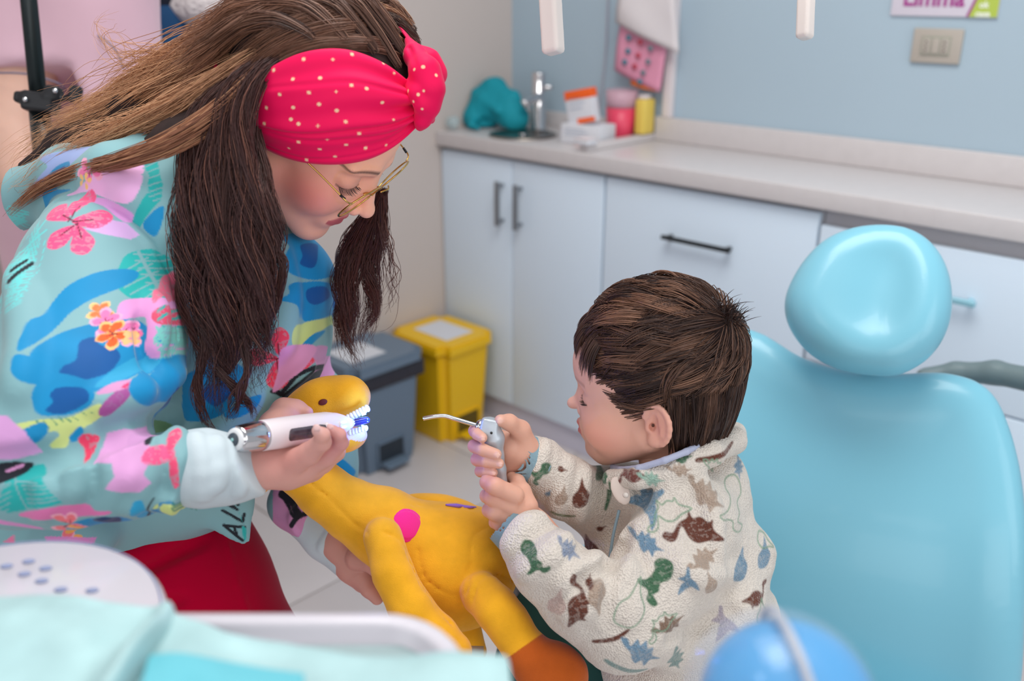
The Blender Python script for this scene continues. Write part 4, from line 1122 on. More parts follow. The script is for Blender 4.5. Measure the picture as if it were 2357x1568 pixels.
# back bulges (hood folded)
v.ell(P(1735, 1275, 1.0), np.array([48, 62, 60]) / FPX, AX, .012); v.ell(P(1735, 1400, 1.01), np.array([46, 44, 60]) / FPX, AX, .012)
v.ell(P(1760, 1480, 1.02), np.array([26, 90, 60]) / FPX, AX, .02)
v.chain(cs((1530, 1480, .93, 60), (1690, 1405, .95, 60)), .03)
# near arm
v.chain(cs((1590, 1200, .955, 108), (1530, 1310, .93, 112), (1460, 1420, .905, 104), (1430, 1440, .9, 100)), .02)
v.chain(cs((1430, 1440, .9, 98), (1340, 1375, .895, 92), (1260, 1300, .90, 80), (1215, 1250, .915, 66)), .012)
for a in ([(1175, 1262, 14), (1205, 1215, 16), (1250, 1190, 14)], [(1205, 1320, 12), (1262, 1282, 17), (1300, 1240, 14)], [(1290, 1345, 10), (1340, 1310, 15), (1385, 1290, 14)], [(1385, 1420, 14), (1408, 1360, 18), (1425, 1300, 14)], [(1310, 1420, 12), (1350, 1390, 16), (1372, 1350, 12)], [(1450, 1420, 16), (1455, 1350, 14), (1440, 1290, 12)], [(1540, 1120, 10), (1500, 1200, 16), (1440, 1240, 14)], [(1600, 1090, 8), (1640, 1180, 12), (1650, 1280, 12)], [(1560, 1300, 10), (1620, 1330, 14), (1690, 1320, 12)]):
    fold(v, a, .014)
fold(v, [(1395, 1440, 5), (1400, 1385, 7), (1412, 1320, 6)], .01, 'c'); fold(v, [(1330, 1350, 5), (1360, 1325, 6), (1400, 1305, 5)], .01, 'c'); fold(v, [(1440, 1215, 6), (1425, 1270, 8), (1400, 1300, 6)], .012, 'c'); fold(v, [(1545, 1470, 6), (1620, 1440, 7), (1690, 1410, 6)], .012, 'c')
# far arm
v.chain(cs((1450, 1150, 1.05, 80), (1375, 1160, 1.03, 76), (1300, 1122, .995, 70), (1240, 1068, .972, 56), (1222, 1060, .968, 52)), .012)
fold(v, [(1275, 1180, 10), (1295, 1120, 13), (1310, 1060, 10)], .01); fold(v, [(1230, 1110, 8), (1245, 1060, 11), (1255, 1018, 8)], .008); fold(v, [(1330, 1200, 10), (1340, 1130, 13), (1345, 1080, 10)], .01)
# trim: neck opening, cuffs openings, front/bottom edge
v.ell(P(1515, 1030, .99), np.array([112, 44, 78]) / FPX, [norm(RIGHT + UP * .38), norm(UP - RIGHT * .38), FWD], .008, 'c')
v.plane(P(1180, 1215, .93), norm(-RIGHT * .78 + UP * .5), 'i') if False else None
for (x, y, D, nx, ny, r) in [(1176, 1213, .93, -.72, .62, 75), (1190, 1050, .96, -.9, .45, 60)]:
    n_ = norm(RIGHT * nx + UP * ny); c_ = P(x, y, D) + n_ * r * .93 / FPX
    v.ell(c_, np.array([r, r * 1.5, r * 1.5]) * D / FPX, [n_, norm(np.cross(n_, FWD)), FWD], .002, 'c')
VV, QQ = v.raw()
SIL = {
 'br': ([(-1.05, .30), (-.95, .16), (-.72, .16), (-.5, -.12), (-.25, -.28), (-.18, -.5), (-.06, -.3), (.2, -.34), (.42, -.22), (.55, -.3), (.6, 0), (.98, .3), (.5, .34), (.1, .42), (-.2, .28), (-.42, -.02), (-.62, .34), (-.85, .42)], True),
 'st': ([(-1, -.42), (-.7, -.45), (-.5, -.2), (-.3, -.55), (-.1, -.35), (.1, -.6), (.25, -.3), (.5, -.35), (.6, 0), (1.05, .12), (.6, .25), (.45, .6), (.2, .35), (0, .55), (-.25, .35), (-.4, .1), (-.8, -.15)], True),
 'tr': ([(.0, -1), (.45, -.98), (.6, -.6), (.5, -.2), (.15, 0), (.1, .35), (-.1, .55), (.15, .85), (-.1, 1), (-.4, .75), (-.4, .4), (-.85, .15), (-.95, -.05), (-.5, -.05), (-.2, -.45), (-.25, -.75)], True),
 'pt': ([(-.35, -.95), (-.15, -.9), (0, -.35), (.5, .0), (.85, .55), (.3, .35), (.1, .4), (-.6, 1), (-.5, .3), (-.35, .05), (-.8, -.1), (-.4, -.4)], True),
 'eg': ([(.05, -1.1), (.2, -.55), (.55, 0), (.4, .6), (0, .85), (-.5, .75), (-.55, .1), (-.2, -.35)], True),
 'sk': ([(-1, .15), (-.3, .05), (.4, -.15), (1, -.5), (1.05, -.35), (.5, .1), (-.2, .3), (-1, .35)], True)}
BR, TN, BL, GR, GY = (104, 62, 50), (174, 154, 138), (116, 146, 168), (74, 110, 84), (128, 150, 145)
def fleece_col(co, no):
    p = Painter(co, no, (222, 213, 202))
    def put(k, cx_, cy_, s, rot, col, line=None, flip=1, sy=1.0):
        q = np.array(SIL[k][0]) * [flip, sy] * s; a = math.radians(rot); R2 = np.array([[math.cos(a), -math.sin(a)], [math.sin(a), math.cos(a)]])
        p.poly(q @ R2.T + [cx_, cy_], col, tex=0 if line else .18, line=line, soft=4, mott=.12, dep=.05)
    L = [('br', 1603, 1210, 72, 4, BR), ('st', 1622, 1132, 52, 28, TN), ('pt', 1482, 1148, 46, 60, BL), ('st', 1480, 1243, 40, 14, BL), ('st', 1622, 1282, 42, -35, TN),
         ('tr', 1508, 1335, 52, 12, GR), ('pt', 1582, 1345, 34, 10, BL), ('eg', 1710, 1298, 38, 12, BL), ('eg', 1765, 1275, 34, 10, BL), ('br', 1750, 1372, 42, 160, BR), ('eg', 1642, 1350, 30, -20, TN),
         ('br', 1330, 1390, 62, 96, BR), ('eg', 1382, 1375, 40, 170, TN), ('eg', 1278, 1392, 34, 10, (200, 176, 168)), ('st', 1312, 1262, 34, 30, (136, 148, 170)), ('tr', 1228, 1285, 40, -60, GR),
         ('sk', 1400, 1472, 40, -4, BR), ('st', 1545, 1440, 42, -30, (132, 108, 92)), ('st', 1478, 1508, 54, 18, BL), ('sk', 1435, 1545, 48, 36, GY), ('st', 1560, 1520, 40, 60, GY),
         ('eg', 1575, 1048, 22, 80, GR), ('sk', 1655, 1042, 48, 0, BR), ('st', 1706, 1068, 26, 90, BL), ('br', 1448, 1092, 40, -18, (118, 72, 66)), ('st', 1562, 1085, 30, -10, TN),
         ('eg', 1335, 1145, 36, 0, BR), ('tr', 1250, 1098, 30, 20, GR), ('eg', 1298, 1076, 12, 100, BR), ('eg', 1385, 1078, 20, 10, GR), ('sk', 1392, 1138, 34, -70, GR), ('eg', 1258, 1140, 10, 30, BL), ('eg', 1292, 1150, 26, 10, TN),
         ('eg', 1352, 1258, 32, -20, BR), ('eg', 1378, 1222, 12, 60, BR), ('sk', 1300, 1190, 26, 30, (110, 120, 80)), ('st', 1502, 1108, 32, 0, (150, 180, 165)), ('pt', 1665, 1430, 40, 0, (170, 160, 170)), ('eg', 1352, 1330, 14, 10, BR)]
    for k, a, b, s, r, c in L: put(k, a, b, s, r, c)
    for k, a, b, s, r in [('br', 1540, 1172, 56, -24), ('tr', 1706, 1165, 58, -10), ('eg', 1450, 1392, 58, 20), ('br', 1525, 1432, 44, -40), ('eg', 1765, 1240, 26, 120), ('eg', 1760, 1405, 26, 0), ('st', 1648, 1078, 30, 10)]: put(k, a, b, s, r, (128, 160, 134), 1.6)
    return p.C
fleece = finish('fleece_jacket', VV, QQ, m_fleece, kid, color=fleece_col, subd=1, disp=lambda co, no: co + no * (.0022 * wob(co, 70, 12, 2) + .001 * wob(co, 200, 14, 2))[:, None])
# cuffs, neck band, seams
m_rib = mat('blue_grey_ribbing', (132, 160, 172), .85, bump=(600, .4, .001))
for (a, b, ra, rb_) in [((1172, 1205, .93), (1215, 1248, .925), 56, 60), ((1192, 1047, .957), (1234, 1066, .968), 53, 58)]:
    v = mk(cs((a[0], a[1], a[2], 70), (b[0], b[1], b[2], 70)), .0015)
    v.cone(P(*a), P(*b), ra * a[2] / FPX, rb_ * b[2] / FPX, 0)
    n_ = norm(P(*a) - P(*b)); v.plane(P(*a) + n_ * .004, n_); v.plane(P(*b) - n_ * .004, -n_)
    v.cone(P(*a) + n_ * .03, P(*b) - n_ * .03, (ra - 4) * a[2] / FPX, (rb_ - 4) * b[2] / FPX, 0, 'c')
    VV, QQ = v.raw(); finish('cuff', VV, QQ, m_rib, fleece if False else kid, subd=1)
nb = cs((1410, 1075, 1.0, 7), (1430, 1082, .965, 8), (1470, 1078, .93, 8), (1530, 1060, .918, 8), (1580, 1040, .925, 8), (1615, 1020, .94, 7))
v = mk(nb, .0013); v.chain(nb, .002, flat=(norm(UP * .9 + RIGHT * -.2), 2.2) if False else None); VV, QQ = v.raw()
finish('shirt_neckband', VV, QQ, mat('lilac_ribbing', (176, 182, 206), .85, bump=(700, .5, .001)), kid, subd=1)
v = mk(cs((1440, 1130, .93, 30)), .001)
v.ell(P(1428, 1130, .944), np.array([20, 36, 5]) * .93 / FPX, [norm(RIGHT + UP * .5), norm(UP - RIGHT * .5), FWD], 0)
VV, QQ = v.raw(); finish('collar_tab', VV, QQ, mat('cream_tape', (222, 206, 196), .7), kid)
lathe('snap_button', P(1440, 1140, .93), P(1440, 1140, .927), [(0, 7 * .93 / FPX), (1, 6 * .93 / FPX)], mat('clear_snap', (214, 204, 196), .25), kid, 16)
tube('zip', [P(1425, 1175, .948), P(1412, 1230, .94), P(1400, 1300, .935), P(1385, 1330, .94)], .0016, mat('grey_zip', (120, 140, 150), .5), kid)
# small sticker on the chest: plain orange and blue shapes
for (x, y, rx, ry, c) in [(1417, 1185, 9, 22, (224, 230, 240)), (1412, 1222, 14, 26, (224, 230, 240)), (1417, 1187, 5, 15, (224, 120, 70)), (1411, 1218, 9, 12, (224, 120, 70)), (1405, 1240, 6, 9, (226, 130, 80))]:
    pass
# trousers
m_green = mat('dark_green_cloth', (16, 62, 58), .9, sheen=.25, noise=(30, .1))
tp_ = cs((1190, 1400, 1.06, 50), (1330, 1530, 1.03, 115), (1520, 1680, 1.06, 150))
v = mk(tp_, .004, .03); v.chain(cs((1225, 1405, 1.075, 52), (1300, 1500, 1.05, 92), (1420, 1600, 1.05, 120), (1560, 1680, 1.06, 140)), .02)
v.chain(cs((1225, 1405, 1.075, 52), (1190, 1520, 1.12, 50)), .02)
VV, QQ = v.raw(); finish('trousers', VV, QQ, m_green, kid, subd=1, disp=lambda co, no: co + no * (.003 * wob(co, 50, 21, 2))[:, None])
# hair: strands flow over the skull away from the crown whorl
def kid_hair():
    c0 = np.array([-.5, 4.3, 0]); rr = np.array([8.45, 7.25, 7.1])
    # face region in side view (forward, up): strands stop at this line
    line = np.array([(20, 3.2), (9.4, 6.2), (8.4, 5.6), (7.5, 3.9), (6.0, 1.4), (5.0, -.4), (3.9, -2.2), (2.6, -3.0), (2.2, -1.6), (1.3, .3), (-.2, .9), (-1.4, .3), (-2.0, -1.4), (-2.4, -3.4), (-3.6, -5.4), (-6.5, -6.3), (-9, -6.0), (-9, -20), (20, -20)])
    pole = norm(np.array([-.80, .62, .18])); e1 = norm(np.cross(pole, [0, 0, 1.0])); e2 = np.cross(pole, e1)
    N = 9000; K = 12
    out, col = [], []
    th0 = np.arccos(1 - rng.uniform(0, 1, N) * 1.85); ph0 = rng.uniform(0, 2 * np.pi, N)
    ncl = 520; cth = np.arccos(1 - rng.uniform(0, 1, ncl) * 1.75); cph = rng.uniform(0, 2 * np.pi, ncl)
    cd_ = np.stack([np.sin(cth) * np.cos(cph), np.sin(cth) * np.sin(cph), np.cos(cth)], 1)
    sd = np.stack([np.sin(th0) * np.cos(ph0), np.sin(th0) * np.sin(ph0), np.cos(th0)], 1)
    ci = np.argmax(sd @ cd_.T, 1)
    clen = rng.uniform(4.2, 6.8, ncl); clift = rng.uniform(.1, 1.05, ncl); ctw = rng.normal(.25, .16, ncl); ccol = rng.uniform(0, 1, ncl); cbend = rng.normal(0, .18, ncl)
    s = np.linspace(0, 1, K)
    L = clen[ci] * rng.uniform(.85, 1.1, N); tip_th = cth[ci] + clen[ci] / 8; tip_ph = cph[ci] + ctw[ci]
    th = th0[:, None] + (L / 8.0)[:, None] * s[None]
    ph = ph0[:, None] + ctw[ci][:, None] * s[None] + cbend[ci][:, None] * (s[None] ** 2)
    # clump towards the clump's own centre line
    cth_l = cth[ci][:, None] + (clen[ci] / 8.0)[:, None] * s[None]; cph_l = cph[ci][:, None] + ctw[ci][:, None] * s[None] + cbend[ci][:, None] * s[None] ** 2
    dp = (cph_l - ph + np.pi) % (2 * np.pi) - np.pi; kk = .62 * s[None] ** 1.2
    ph = ph + dp * kk; th = th + (cth_l - th) * kk * .7
    d = (np.sin(th) * np.cos(ph))[..., None] * e1 + (np.sin(th) * np.sin(ph))[..., None] * e2 + np.cos(th)[..., None] * pole
    lift = .12 + clift[ci][:, None] * np.sin(np.pi * np.clip(s * 1.0, 0, 1)) ** .8 * 1.0 + .25 * rng.uniform(0, 1, (N, 1)) * s
    top = np.clip(d[..., 1], 0, 1); lift = lift * (.35 + .75 * top) + .15
    pts = c0 + d * rr + d * lift[..., None]
    low = np.clip(c0[1] - 1 - pts[..., 1], 0, 9); pts[..., 1] -= .42 * low; pts[..., 2] *= 1 - .035 * low; pts[..., 0] = np.where(pts[..., 0] < 0, pts[..., 0] * (1 - .028 * low), pts[..., 0])
    jit = rng.normal(0, .35, N)
    for i in range(N):
        q = pts[i]; dd = polysd(q[:, 0], q[:, 1] + .0 + 0 * q[:, 2], line)
        bad = (dd < jit[i] * (1.5 if q[-1, 0] > 3 else .6) - .25) | (q[:, 1] < -7)
        if bad[0]: continue
        k = np.argmax(bad) if bad.any() else K
        if k < 5: continue
        f = np.linspace(0, k - 1, K); i0 = np.clip(f.astype(int), 0, K - 2); fr = (f - i0)[:, None]
        out.append(q[i0] * (1 - fr) + q[i0 + 1] * fr); col.append(ccol[ci[i]] * .6 + rng.uniform() * .4)
    for i in range(3400):
        if i % 14 == 0: f0 = rng.uniform(-1.45, 1.45); y0 = rng.uniform(-.5, 2.5); cl = rng.uniform(); ye = rng.uniform(-6.1, -5.0); tw = rng.normal(0, .06)
        f = f0 + rng.normal(0, .035); t = np.linspace(0, 1, K); fe = f0 + tw
        y = y0 + rng.normal(0, .25); rb0 = math.sqrt(max(0, 1 - ((y - 4.3) / 7.6) ** 2))
        a = np.array([-.6 - 8.75 * rb0 * math.cos(f), y, 7.45 * rb0 * math.sin(f)]); b = np.array([-1.2 - 5.0 * math.cos(fe), ye + rng.normal(0, .2) + .8 * abs(math.sin(fe)), 5.3 * math.sin(fe)])
        m_ = (a + b) / 2 + np.array([-.9 * math.cos(f), 0, .9 * math.sin(f)]) * (1.0 + rng.normal(0, .15))
        q = a[None] * ((1 - t) ** 2)[:, None] + m_[None] * (2 * t * (1 - t))[:, None] + b[None] * (t ** 2)[:, None]
        out.append(q); col.append(cl * .5 + rng.uniform() * .25)
    for i in range(420):
        if i % 12 == 0: z0 = rng.uniform(-5.6, 5.8); y1 = rng.uniform(5.6, 7.0); cl = rng.uniform()
        z = z0 + rng.normal(0, .16); t = np.linspace(0, 1, K)[:, None]; az = abs(z)
        a = np.array([6.6 - .12 * az ** 1.5, 9.0 - .05 * az ** 2, z * .95]); b = np.array([8.95 - .085 * az ** 2 - .1, y1 - .45 * az + rng.normal(0, .25), z * 1.12])
        m_ = (a + b) / 2 + np.array([.5, .5, .3 * np.sign(z)])
        out.append(a * (1 - t) ** 2 + m_ * 2 * t * (1 - t) + b * t ** 2); col.append(cl * .5 + rng.uniform() * .2)
    # cowlick tuft at the whorl and loose flyaways
    for i in range(70):
        a = rng.uniform(0, 6.28); b = pole * rr * 1.0; q0 = c0 + b + e1 * rng.normal(0, .7) + e2 * rng.normal(0, .7)
        dr = norm(np.array([-.15, 1.0, .1]) + rng.normal(0, .45, 3)); t = np.linspace(0, 1, K)[:, None]
        out.append(q0 + dr * t * rng.uniform(1.2, 3.0) + np.array([-.8, -.6, .2]) * t * t * rng.uniform(0, 1.5)); col.append(.2)
    out = np.array(out); col = np.array(col)[:, None, None]
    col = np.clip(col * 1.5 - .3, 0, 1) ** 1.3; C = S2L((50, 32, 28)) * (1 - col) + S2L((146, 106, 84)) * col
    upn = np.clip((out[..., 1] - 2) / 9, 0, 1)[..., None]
    C = C * (.7 + .5 * upn)  # top highlights painted into the strands, darker lower down
    return HC.w(out / 100), C
hp_, hc_ = kid_hair()
v = Vol(cm(-11, -9, -9.5), cm(11, 14, 9.5), .0022)
v.ell(cm(-.25, 4.4, 0), cm(8.35, 7.45, 7.25), None, 0); v.chain([(cm(-3.9, -1, 2.2), .033), (cm(-2.9, -3.8, 1.8), .024)], .02); v.chain([(cm(-3.9, -1, -2.2), .033), (cm(-2.9, -3.8, -1.8), .024)], .02)
A = lambda pts, r: [v.cone(cm(a[0], a[1], s_ * 14), cm(a[0], a[1], s_ * 0), r / 100, r / 100, .003, 'c') for a in pts for s_ in (-1, 1)]
X, Y, Z = np.ix_(*[(v.lo[k] + v.h * np.arange(v.n[k])) for k in range(3)])
g2 = np.array([(20, 3.4), (8.7, 6.2), (7.6, 5.2), (6.7, 3.6), (5.6, 1.8), (4.6, 0), (3.6, -1.6), (2.4, -2.0), (1.6, -.2), (.2, .9), (-1.4, .6), (-2.3, -1.0), (-2.7, -2.9), (-3.8, -4.8), (-9, -5.2), (-9, -20), (20, -20)]) / 100
GX, GY = np.meshgrid(X.ravel(), Y.ravel(), indexing='ij'); sdp = polysd(GX.ravel(), GY.ravel(), g2).reshape(GX.shape)
v.a = np.maximum(v.a, -(sdp[:, :, None]).astype(np.float32))
VV, QQ = v.raw(); hair = finish('hair', HC.w(VV), QQ, m_hairbase, kid, flip=HC.det < 0)
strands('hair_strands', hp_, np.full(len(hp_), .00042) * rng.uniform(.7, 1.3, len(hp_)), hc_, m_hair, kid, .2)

# ------------------------------------------------------------------ WOMAN
her = empty('person', 'woman in bright tropical-print jacket and pink headband leaning over the plush toy', 'person', tuple(P(330, 1100, 1.0)))
wb = head(HW, False)
SW = (214, 160, 148)
allp = cs((560, 1080, .82, 90), (800, 1000, .84, 60), (660, 930, .9, 60))
v = mk(allp, .0012, .02)
v.chain(cs((520, 1080, .81, 42), (600, 1078, .825, 46), (660, 1074, .835, 50), (700, 1066, .84, 46)), .008)
v.chain(cs((600, 1040, .85, 44), (640, 985, .885, 40), (665, 955, .90, 30)), .01)
fing([(660, 1074, .825, 33), (712, 1044, .812, 26), (741, 1018, .798, 21), (742, 1002, .79, 17), (730, 992, .786, 13)], .003)
fing([(690, 1076, .84, 34), (750, 1048, .83, 27), (782, 1018, .818, 21), (781, 1001, .81, 16.5), (765, 990, .805, 12.5)], .0015)
fing([(690, 1080, .85, 34), (740, 1062, .848, 26), (772, 1040, .85, 20), (770, 1020, .86, 16)], .006)
fing([(675, 1094, .85, 28), (720, 1082, .855, 22), (745, 1066, .86, 18)], .006)
fing([(630, 985, .89, 34), (655, 948, .905, 30), (682, 945, .905, 22), (706, 950, .90, 15)], .006)
v.ell(P(729, 985, .780), np.array([10, 10, 3]) * .8 / FPX, AX, .0006); v.ell(P(760, 983, .797), np.array([9, 9, 3]) * .8 / FPX, AX, .0006)
VV, QQ = v.raw()
w1 = finish('body', VV, QQ, m_skin, None, color=skin_col(SW, [(P(730, 984, .78), .005, (236, 206, 206), .8), (P(760, 983, .795), .005, (236, 206, 206), .8), (P(640, 1060, .8), .02, (206, 120, 118), .4), (P(770, 1010, .82), .02, (200, 110, 140), .4)]), subd=1)
allp = cs((800, 1290, 1.03, 80), (870, 1380, 1.03, 50))
v = mk(allp, .0013, .02)
v.chain(cs((780, 1250, 1.03, 44), (815, 1300, 1.03, 42), (842, 1330, 1.03, 36)), .006)
fing([(835, 1325, 1.02, 30), (850, 1355, 1.015, 20), (868, 1378, 1.015, 15)], .004)
fing([(845, 1320, 1.05, 28), (875, 1350, 1.06, 20), (895, 1365, 1.06, 16)], .004)
fing([(850, 1310, 1.06, 28), (890, 1330, 1.07, 20), (915, 1340, 1.07, 16)], .004)
fing([(855, 1300, 1.07, 26), (900, 1310, 1.08, 18), (925, 1315, 1.08, 14)], .004)
fing([(825, 1285, 1.01, 30), (852, 1298, 1.0, 19), (872, 1322, 1.0, 14)], .003)
VV, QQ = v.raw(); w2 = finish('body', VV, QQ, m_skin, None, color=skin_col((206, 150, 138)), subd=1)
v = mk(cs((500, 500, 1.0, 100), (400, 1100, 1.0, 100), (150, 1000, .8, 50), (800, 1250, 1.05, 50)), .007)
v.chain(cs((640, 470, 1.02, 60), (480, 520, 1.02, 100), (400, 1100, 1.03, 120)), .04); v.chain(cs((260, 620, .93, 90), (120, 1060, .82, 70), (520, 1080, .81, 40)), .03)
v.chain(cs((620, 640, 1.1, 60), (650, 1000, 1.14, 40), (780, 1250, 1.03, 38)), .03)
VV, QQ = v.raw(); w3 = finish('body', VV, QQ, m_skin, None, color=skin_col(SW))
body = join([wb, w1, w2, w3], 'body'); body.parent = her; body.matrix_parent_inverse = Matrix.Translation(her.location).inverted()
lashes(HW, False, her)

# jacket
m_jacket = mat('tropical_print_knit', (180, 222, 222), .62, attr=True, sheen=.15, bump=(1500, .1, .0004), spec=.3)
jp = cs((200, 620, .88, 260), (30, 1100, .76, 190), (560, 700, 1.02, 230), (420, 1080, .78, 120), (480, 1150, 1.0, 150), (700, 1000, 1.1, 110))
v = mk(jp, .0029, .03); v.lo
# torso
v.chain(cs((300, 520, 1.02, 190), (420, 760, 1.04, 215), (360, 1050, 1.04, 190), (280, 1120, 1.04, 160)), .04)
v.chain(cs((590, 640, 1.03, 150), (560, 800, 1.02, 160), (520, 960, 1.02, 140), (470, 1080, 1.02, 110)), .04)
v.chain(cs((690, 640, 1.06, 78), (670, 780, 1.06, 74), (620, 900, 1.04, 70)), .03)
# flap with hem
v.chain(cs((480, 1130, .99, 40), (540, 1205, .99, 22), (562, 1240, .99, 10)), .02, flat=(FWD, .4)); v.chain(cs((440, 1100, .99, 80), (550, 1150, .99, 26)), .02, flat=(FWD, .5))
v.chain(cs((90, 1200, .92, 130), (170, 1230, .93, 90)), .03)
# shoulder, upper arm
v.chain(cs((215, 560, .93, 125), (235, 640, .885, 165), (215, 800, .85, 190), (170, 930, .80, 180), (60, 1000, .775, 170)), .03)
# forearm sleeve
v.chain(cs((40, 1110, .755, 112), (160, 1105, .755, 106), (290, 1090, .765, 100), (400, 1078, .775, 88)), .012)
# folds
for a in ([(205, 1000, 8), (250, 1050, 14), (262, 1130, 13), (235, 1185, 8)], [(325, 990, 13), (345, 1050, 15), (330, 1120, 12), (300, 1175, 8)], [(405, 990, 15), (412, 1060, 12), (425, 1130, 12), (440, 1160, 13)], [(150, 1040, 8), (175, 1090, 12), (160, 1150, 10)], [(355, 1150, 12), (410, 1165, 14), (450, 1168, 13)], [(285, 1010, 8), (300, 1070, 9), (296, 1110, 6)], [(90, 1110, 8), (110, 1150, 10), (90, 1190, 8)]):
    fold(v, a, .012)
fold(v, [(-15, 1068, 7), (90, 1058, 9), (190, 1030, 10), (300, 990, 9), (400, 960, 7)], .016, 'c')
fold(v, [(332, 740, 6), (338, 790, 9), (352, 850, 9), (372, 900, 5)], .014, 'c'); fold(v, [(356, 690, 10), (362, 740, 14), (352, 800, 13)], .014)
for a in ([(235, 930, 9), (330, 900, 13), (420, 860, 11)], [(40, 620, 10), (60, 760, 16), (40, 900, 12)], [(480, 1010, 12), (540, 960, 15), (600, 900, 10)], [(440, 620, 12), (470, 760, 14), (440, 880, 12)], [(640, 560, 8), (660, 680, 12), (650, 800, 10)]): fold(v, a, .02)
# seam of the sleeve
sm = [(60, 480, .9), (130, 458, .87), (210, 462, .84), (290, 500, .80), (350, 560, .80), (395, 640, .81), (410, 720, .83), (415, 780, .85)]
# hood rolled round the neck
v.chain(cs((10, 520, 1.04, 40), (60, 450, 1.01, 60), (160, 402, .96, 64), (270, 405, .895, 72), (345, 455, .86, 66), (395, 530, .86, 52), (425, 610, .87, 34)), .014)
v.chain(cs((330, 350, .9, 44), (390, 400, .87, 50), (430, 480, .86, 44), (520, 560, .93, 60)), .014)
# far sleeve
v.chain(cs((720, 690, 1.12, 56), (700, 800, 1.12, 50), (680, 860, 1.12, 66), (745, 960, 1.13, 80), (728, 1085, 1.10, 86), (672, 1165, 1.07, 46), (700, 1200, 1.05, 44)), .02)
for a in ([(650, 905, 7), (690, 872, 10), (722, 845, 8)], [(690, 1232, 8), (676, 1195, 10), (690, 1168, 8)]): fold(v, a, .008)
# trim the sleeve ends and the hem
n_ = norm(RIGHT * 1 + UP * -.12); c_ = P(452, 1080, .775)
v.ell(P(620, 1064, .80), np.array([165, 150, 160]) * .8 / FPX, [n_, norm(np.cross(n_, FWD)), FWD], .002, 'c') if False else None
def cutbox(x, y, D, nx, ny, r, depth, rd=None):
    n_ = norm(RIGHT * nx + UP * ny); c_ = P(x, y, D) + n_ * depth * D / FPX
    v.box(c_, np.array([depth, r, rd or r]) * D / FPX, [n_, norm(np.cross(n_, FWD)), FWD], .002, .003, 'c')
cutbox(452, 1080, .775, 1, -.25, 108, 60, 130)
cutbox(712, 1222, 1.05, .72, -.62, 60, 40)
VV, QQ = v.raw()
AQ = (128, 172, 178); BL1, BL2, BL3 = (14, 136, 190), (8, 84, 152), (44, 156, 200); PK, HP, MV = (206, 144, 190), (214, 52, 108), (160, 80, 146); TE, LG = (34, 170, 168), (200, 214, 134)
BK = (24, 28, 38)
def flower(p, cx_, cy_, r, rot, col, core=None, tex=0.0, edge=None, n=5):
    for k in range(n):
        a = math.radians(rot + 360 / n * k); d = np.array([math.cos(a), math.sin(a)]); q = np.array([-d[1], d[0]])
        pts = [np.array([cx_, cy_]) + r * (d * s_ + q * t) for s_, t in ((.05, 0), (.4, .22), (.75, .3), (1.0, .08), (.95, -.12), (.7, -.28), (.35, -.18))]
        if edge is not None: p.poly([np.array([cx_, cy_]) + (z - [cx_, cy_]) * 1.22 for z in pts], edge, n=4)
        p.poly(pts, col, tex=tex, n=4)
    for k in range(n):
        a = math.radians(rot + 360 / n * k); d = np.array([math.cos(a), math.sin(a)])
        if core is not None: p.line([(cx_, cy_), (cx_ + d[0] * r * .5, cy_ + d[1] * r * .5)], core, max(.8, r * .02), 1.5)
def leaf(p, a, b, wdt, col, vein=AQ, nv=7, outline=False, bow=.0):
    a = np.array(a, float); b = np.array(b, float); d = b - a; L = np.linalg.norm(d); d = d / L; q = np.array([-d[1], d[0]])
    S = lambda t, s_: a + d * L * t + q * wdt * s_ * (math.sin(math.pi * min(1, t * .9 + .08)) ** .8) + q * bow * L * math.sin(math.pi * t)
    pts = [S(t, 1) for t in np.linspace(0, 1, 8)] + [S(t, -1) for t in np.linspace(1, 0, 8)]
    if not outline: p.poly(pts, col, n=3)
    mid = [a + d * L * t + q * bow * L * math.sin(math.pi * t) for t in np.linspace(0, 1, 6)]
    p.line(mid, col if outline else vein, 2.6 if not outline else 2.2)
    for k in range(nv):
        t = .08 + .8 * k / nv
        for s_ in (-1, 1):
            m0 = a + d * L * t + q * bow * L * math.sin(math.pi * t); e_ = S(min(1, t + .14), s_ * (.93 if outline else 1.02))
            p.line([m0, (m0 + e_) / 2 + d * L * .005, e_], col if outline else vein, 1.8 if not outline else 1.5)
            if outline:
                m1 = m0 + d * L * .045; e2 = S(min(1, t + .185), s_ * .93); p.line([m1, e2], col, 1.2); p.line([e_, e2], col, 1.2)
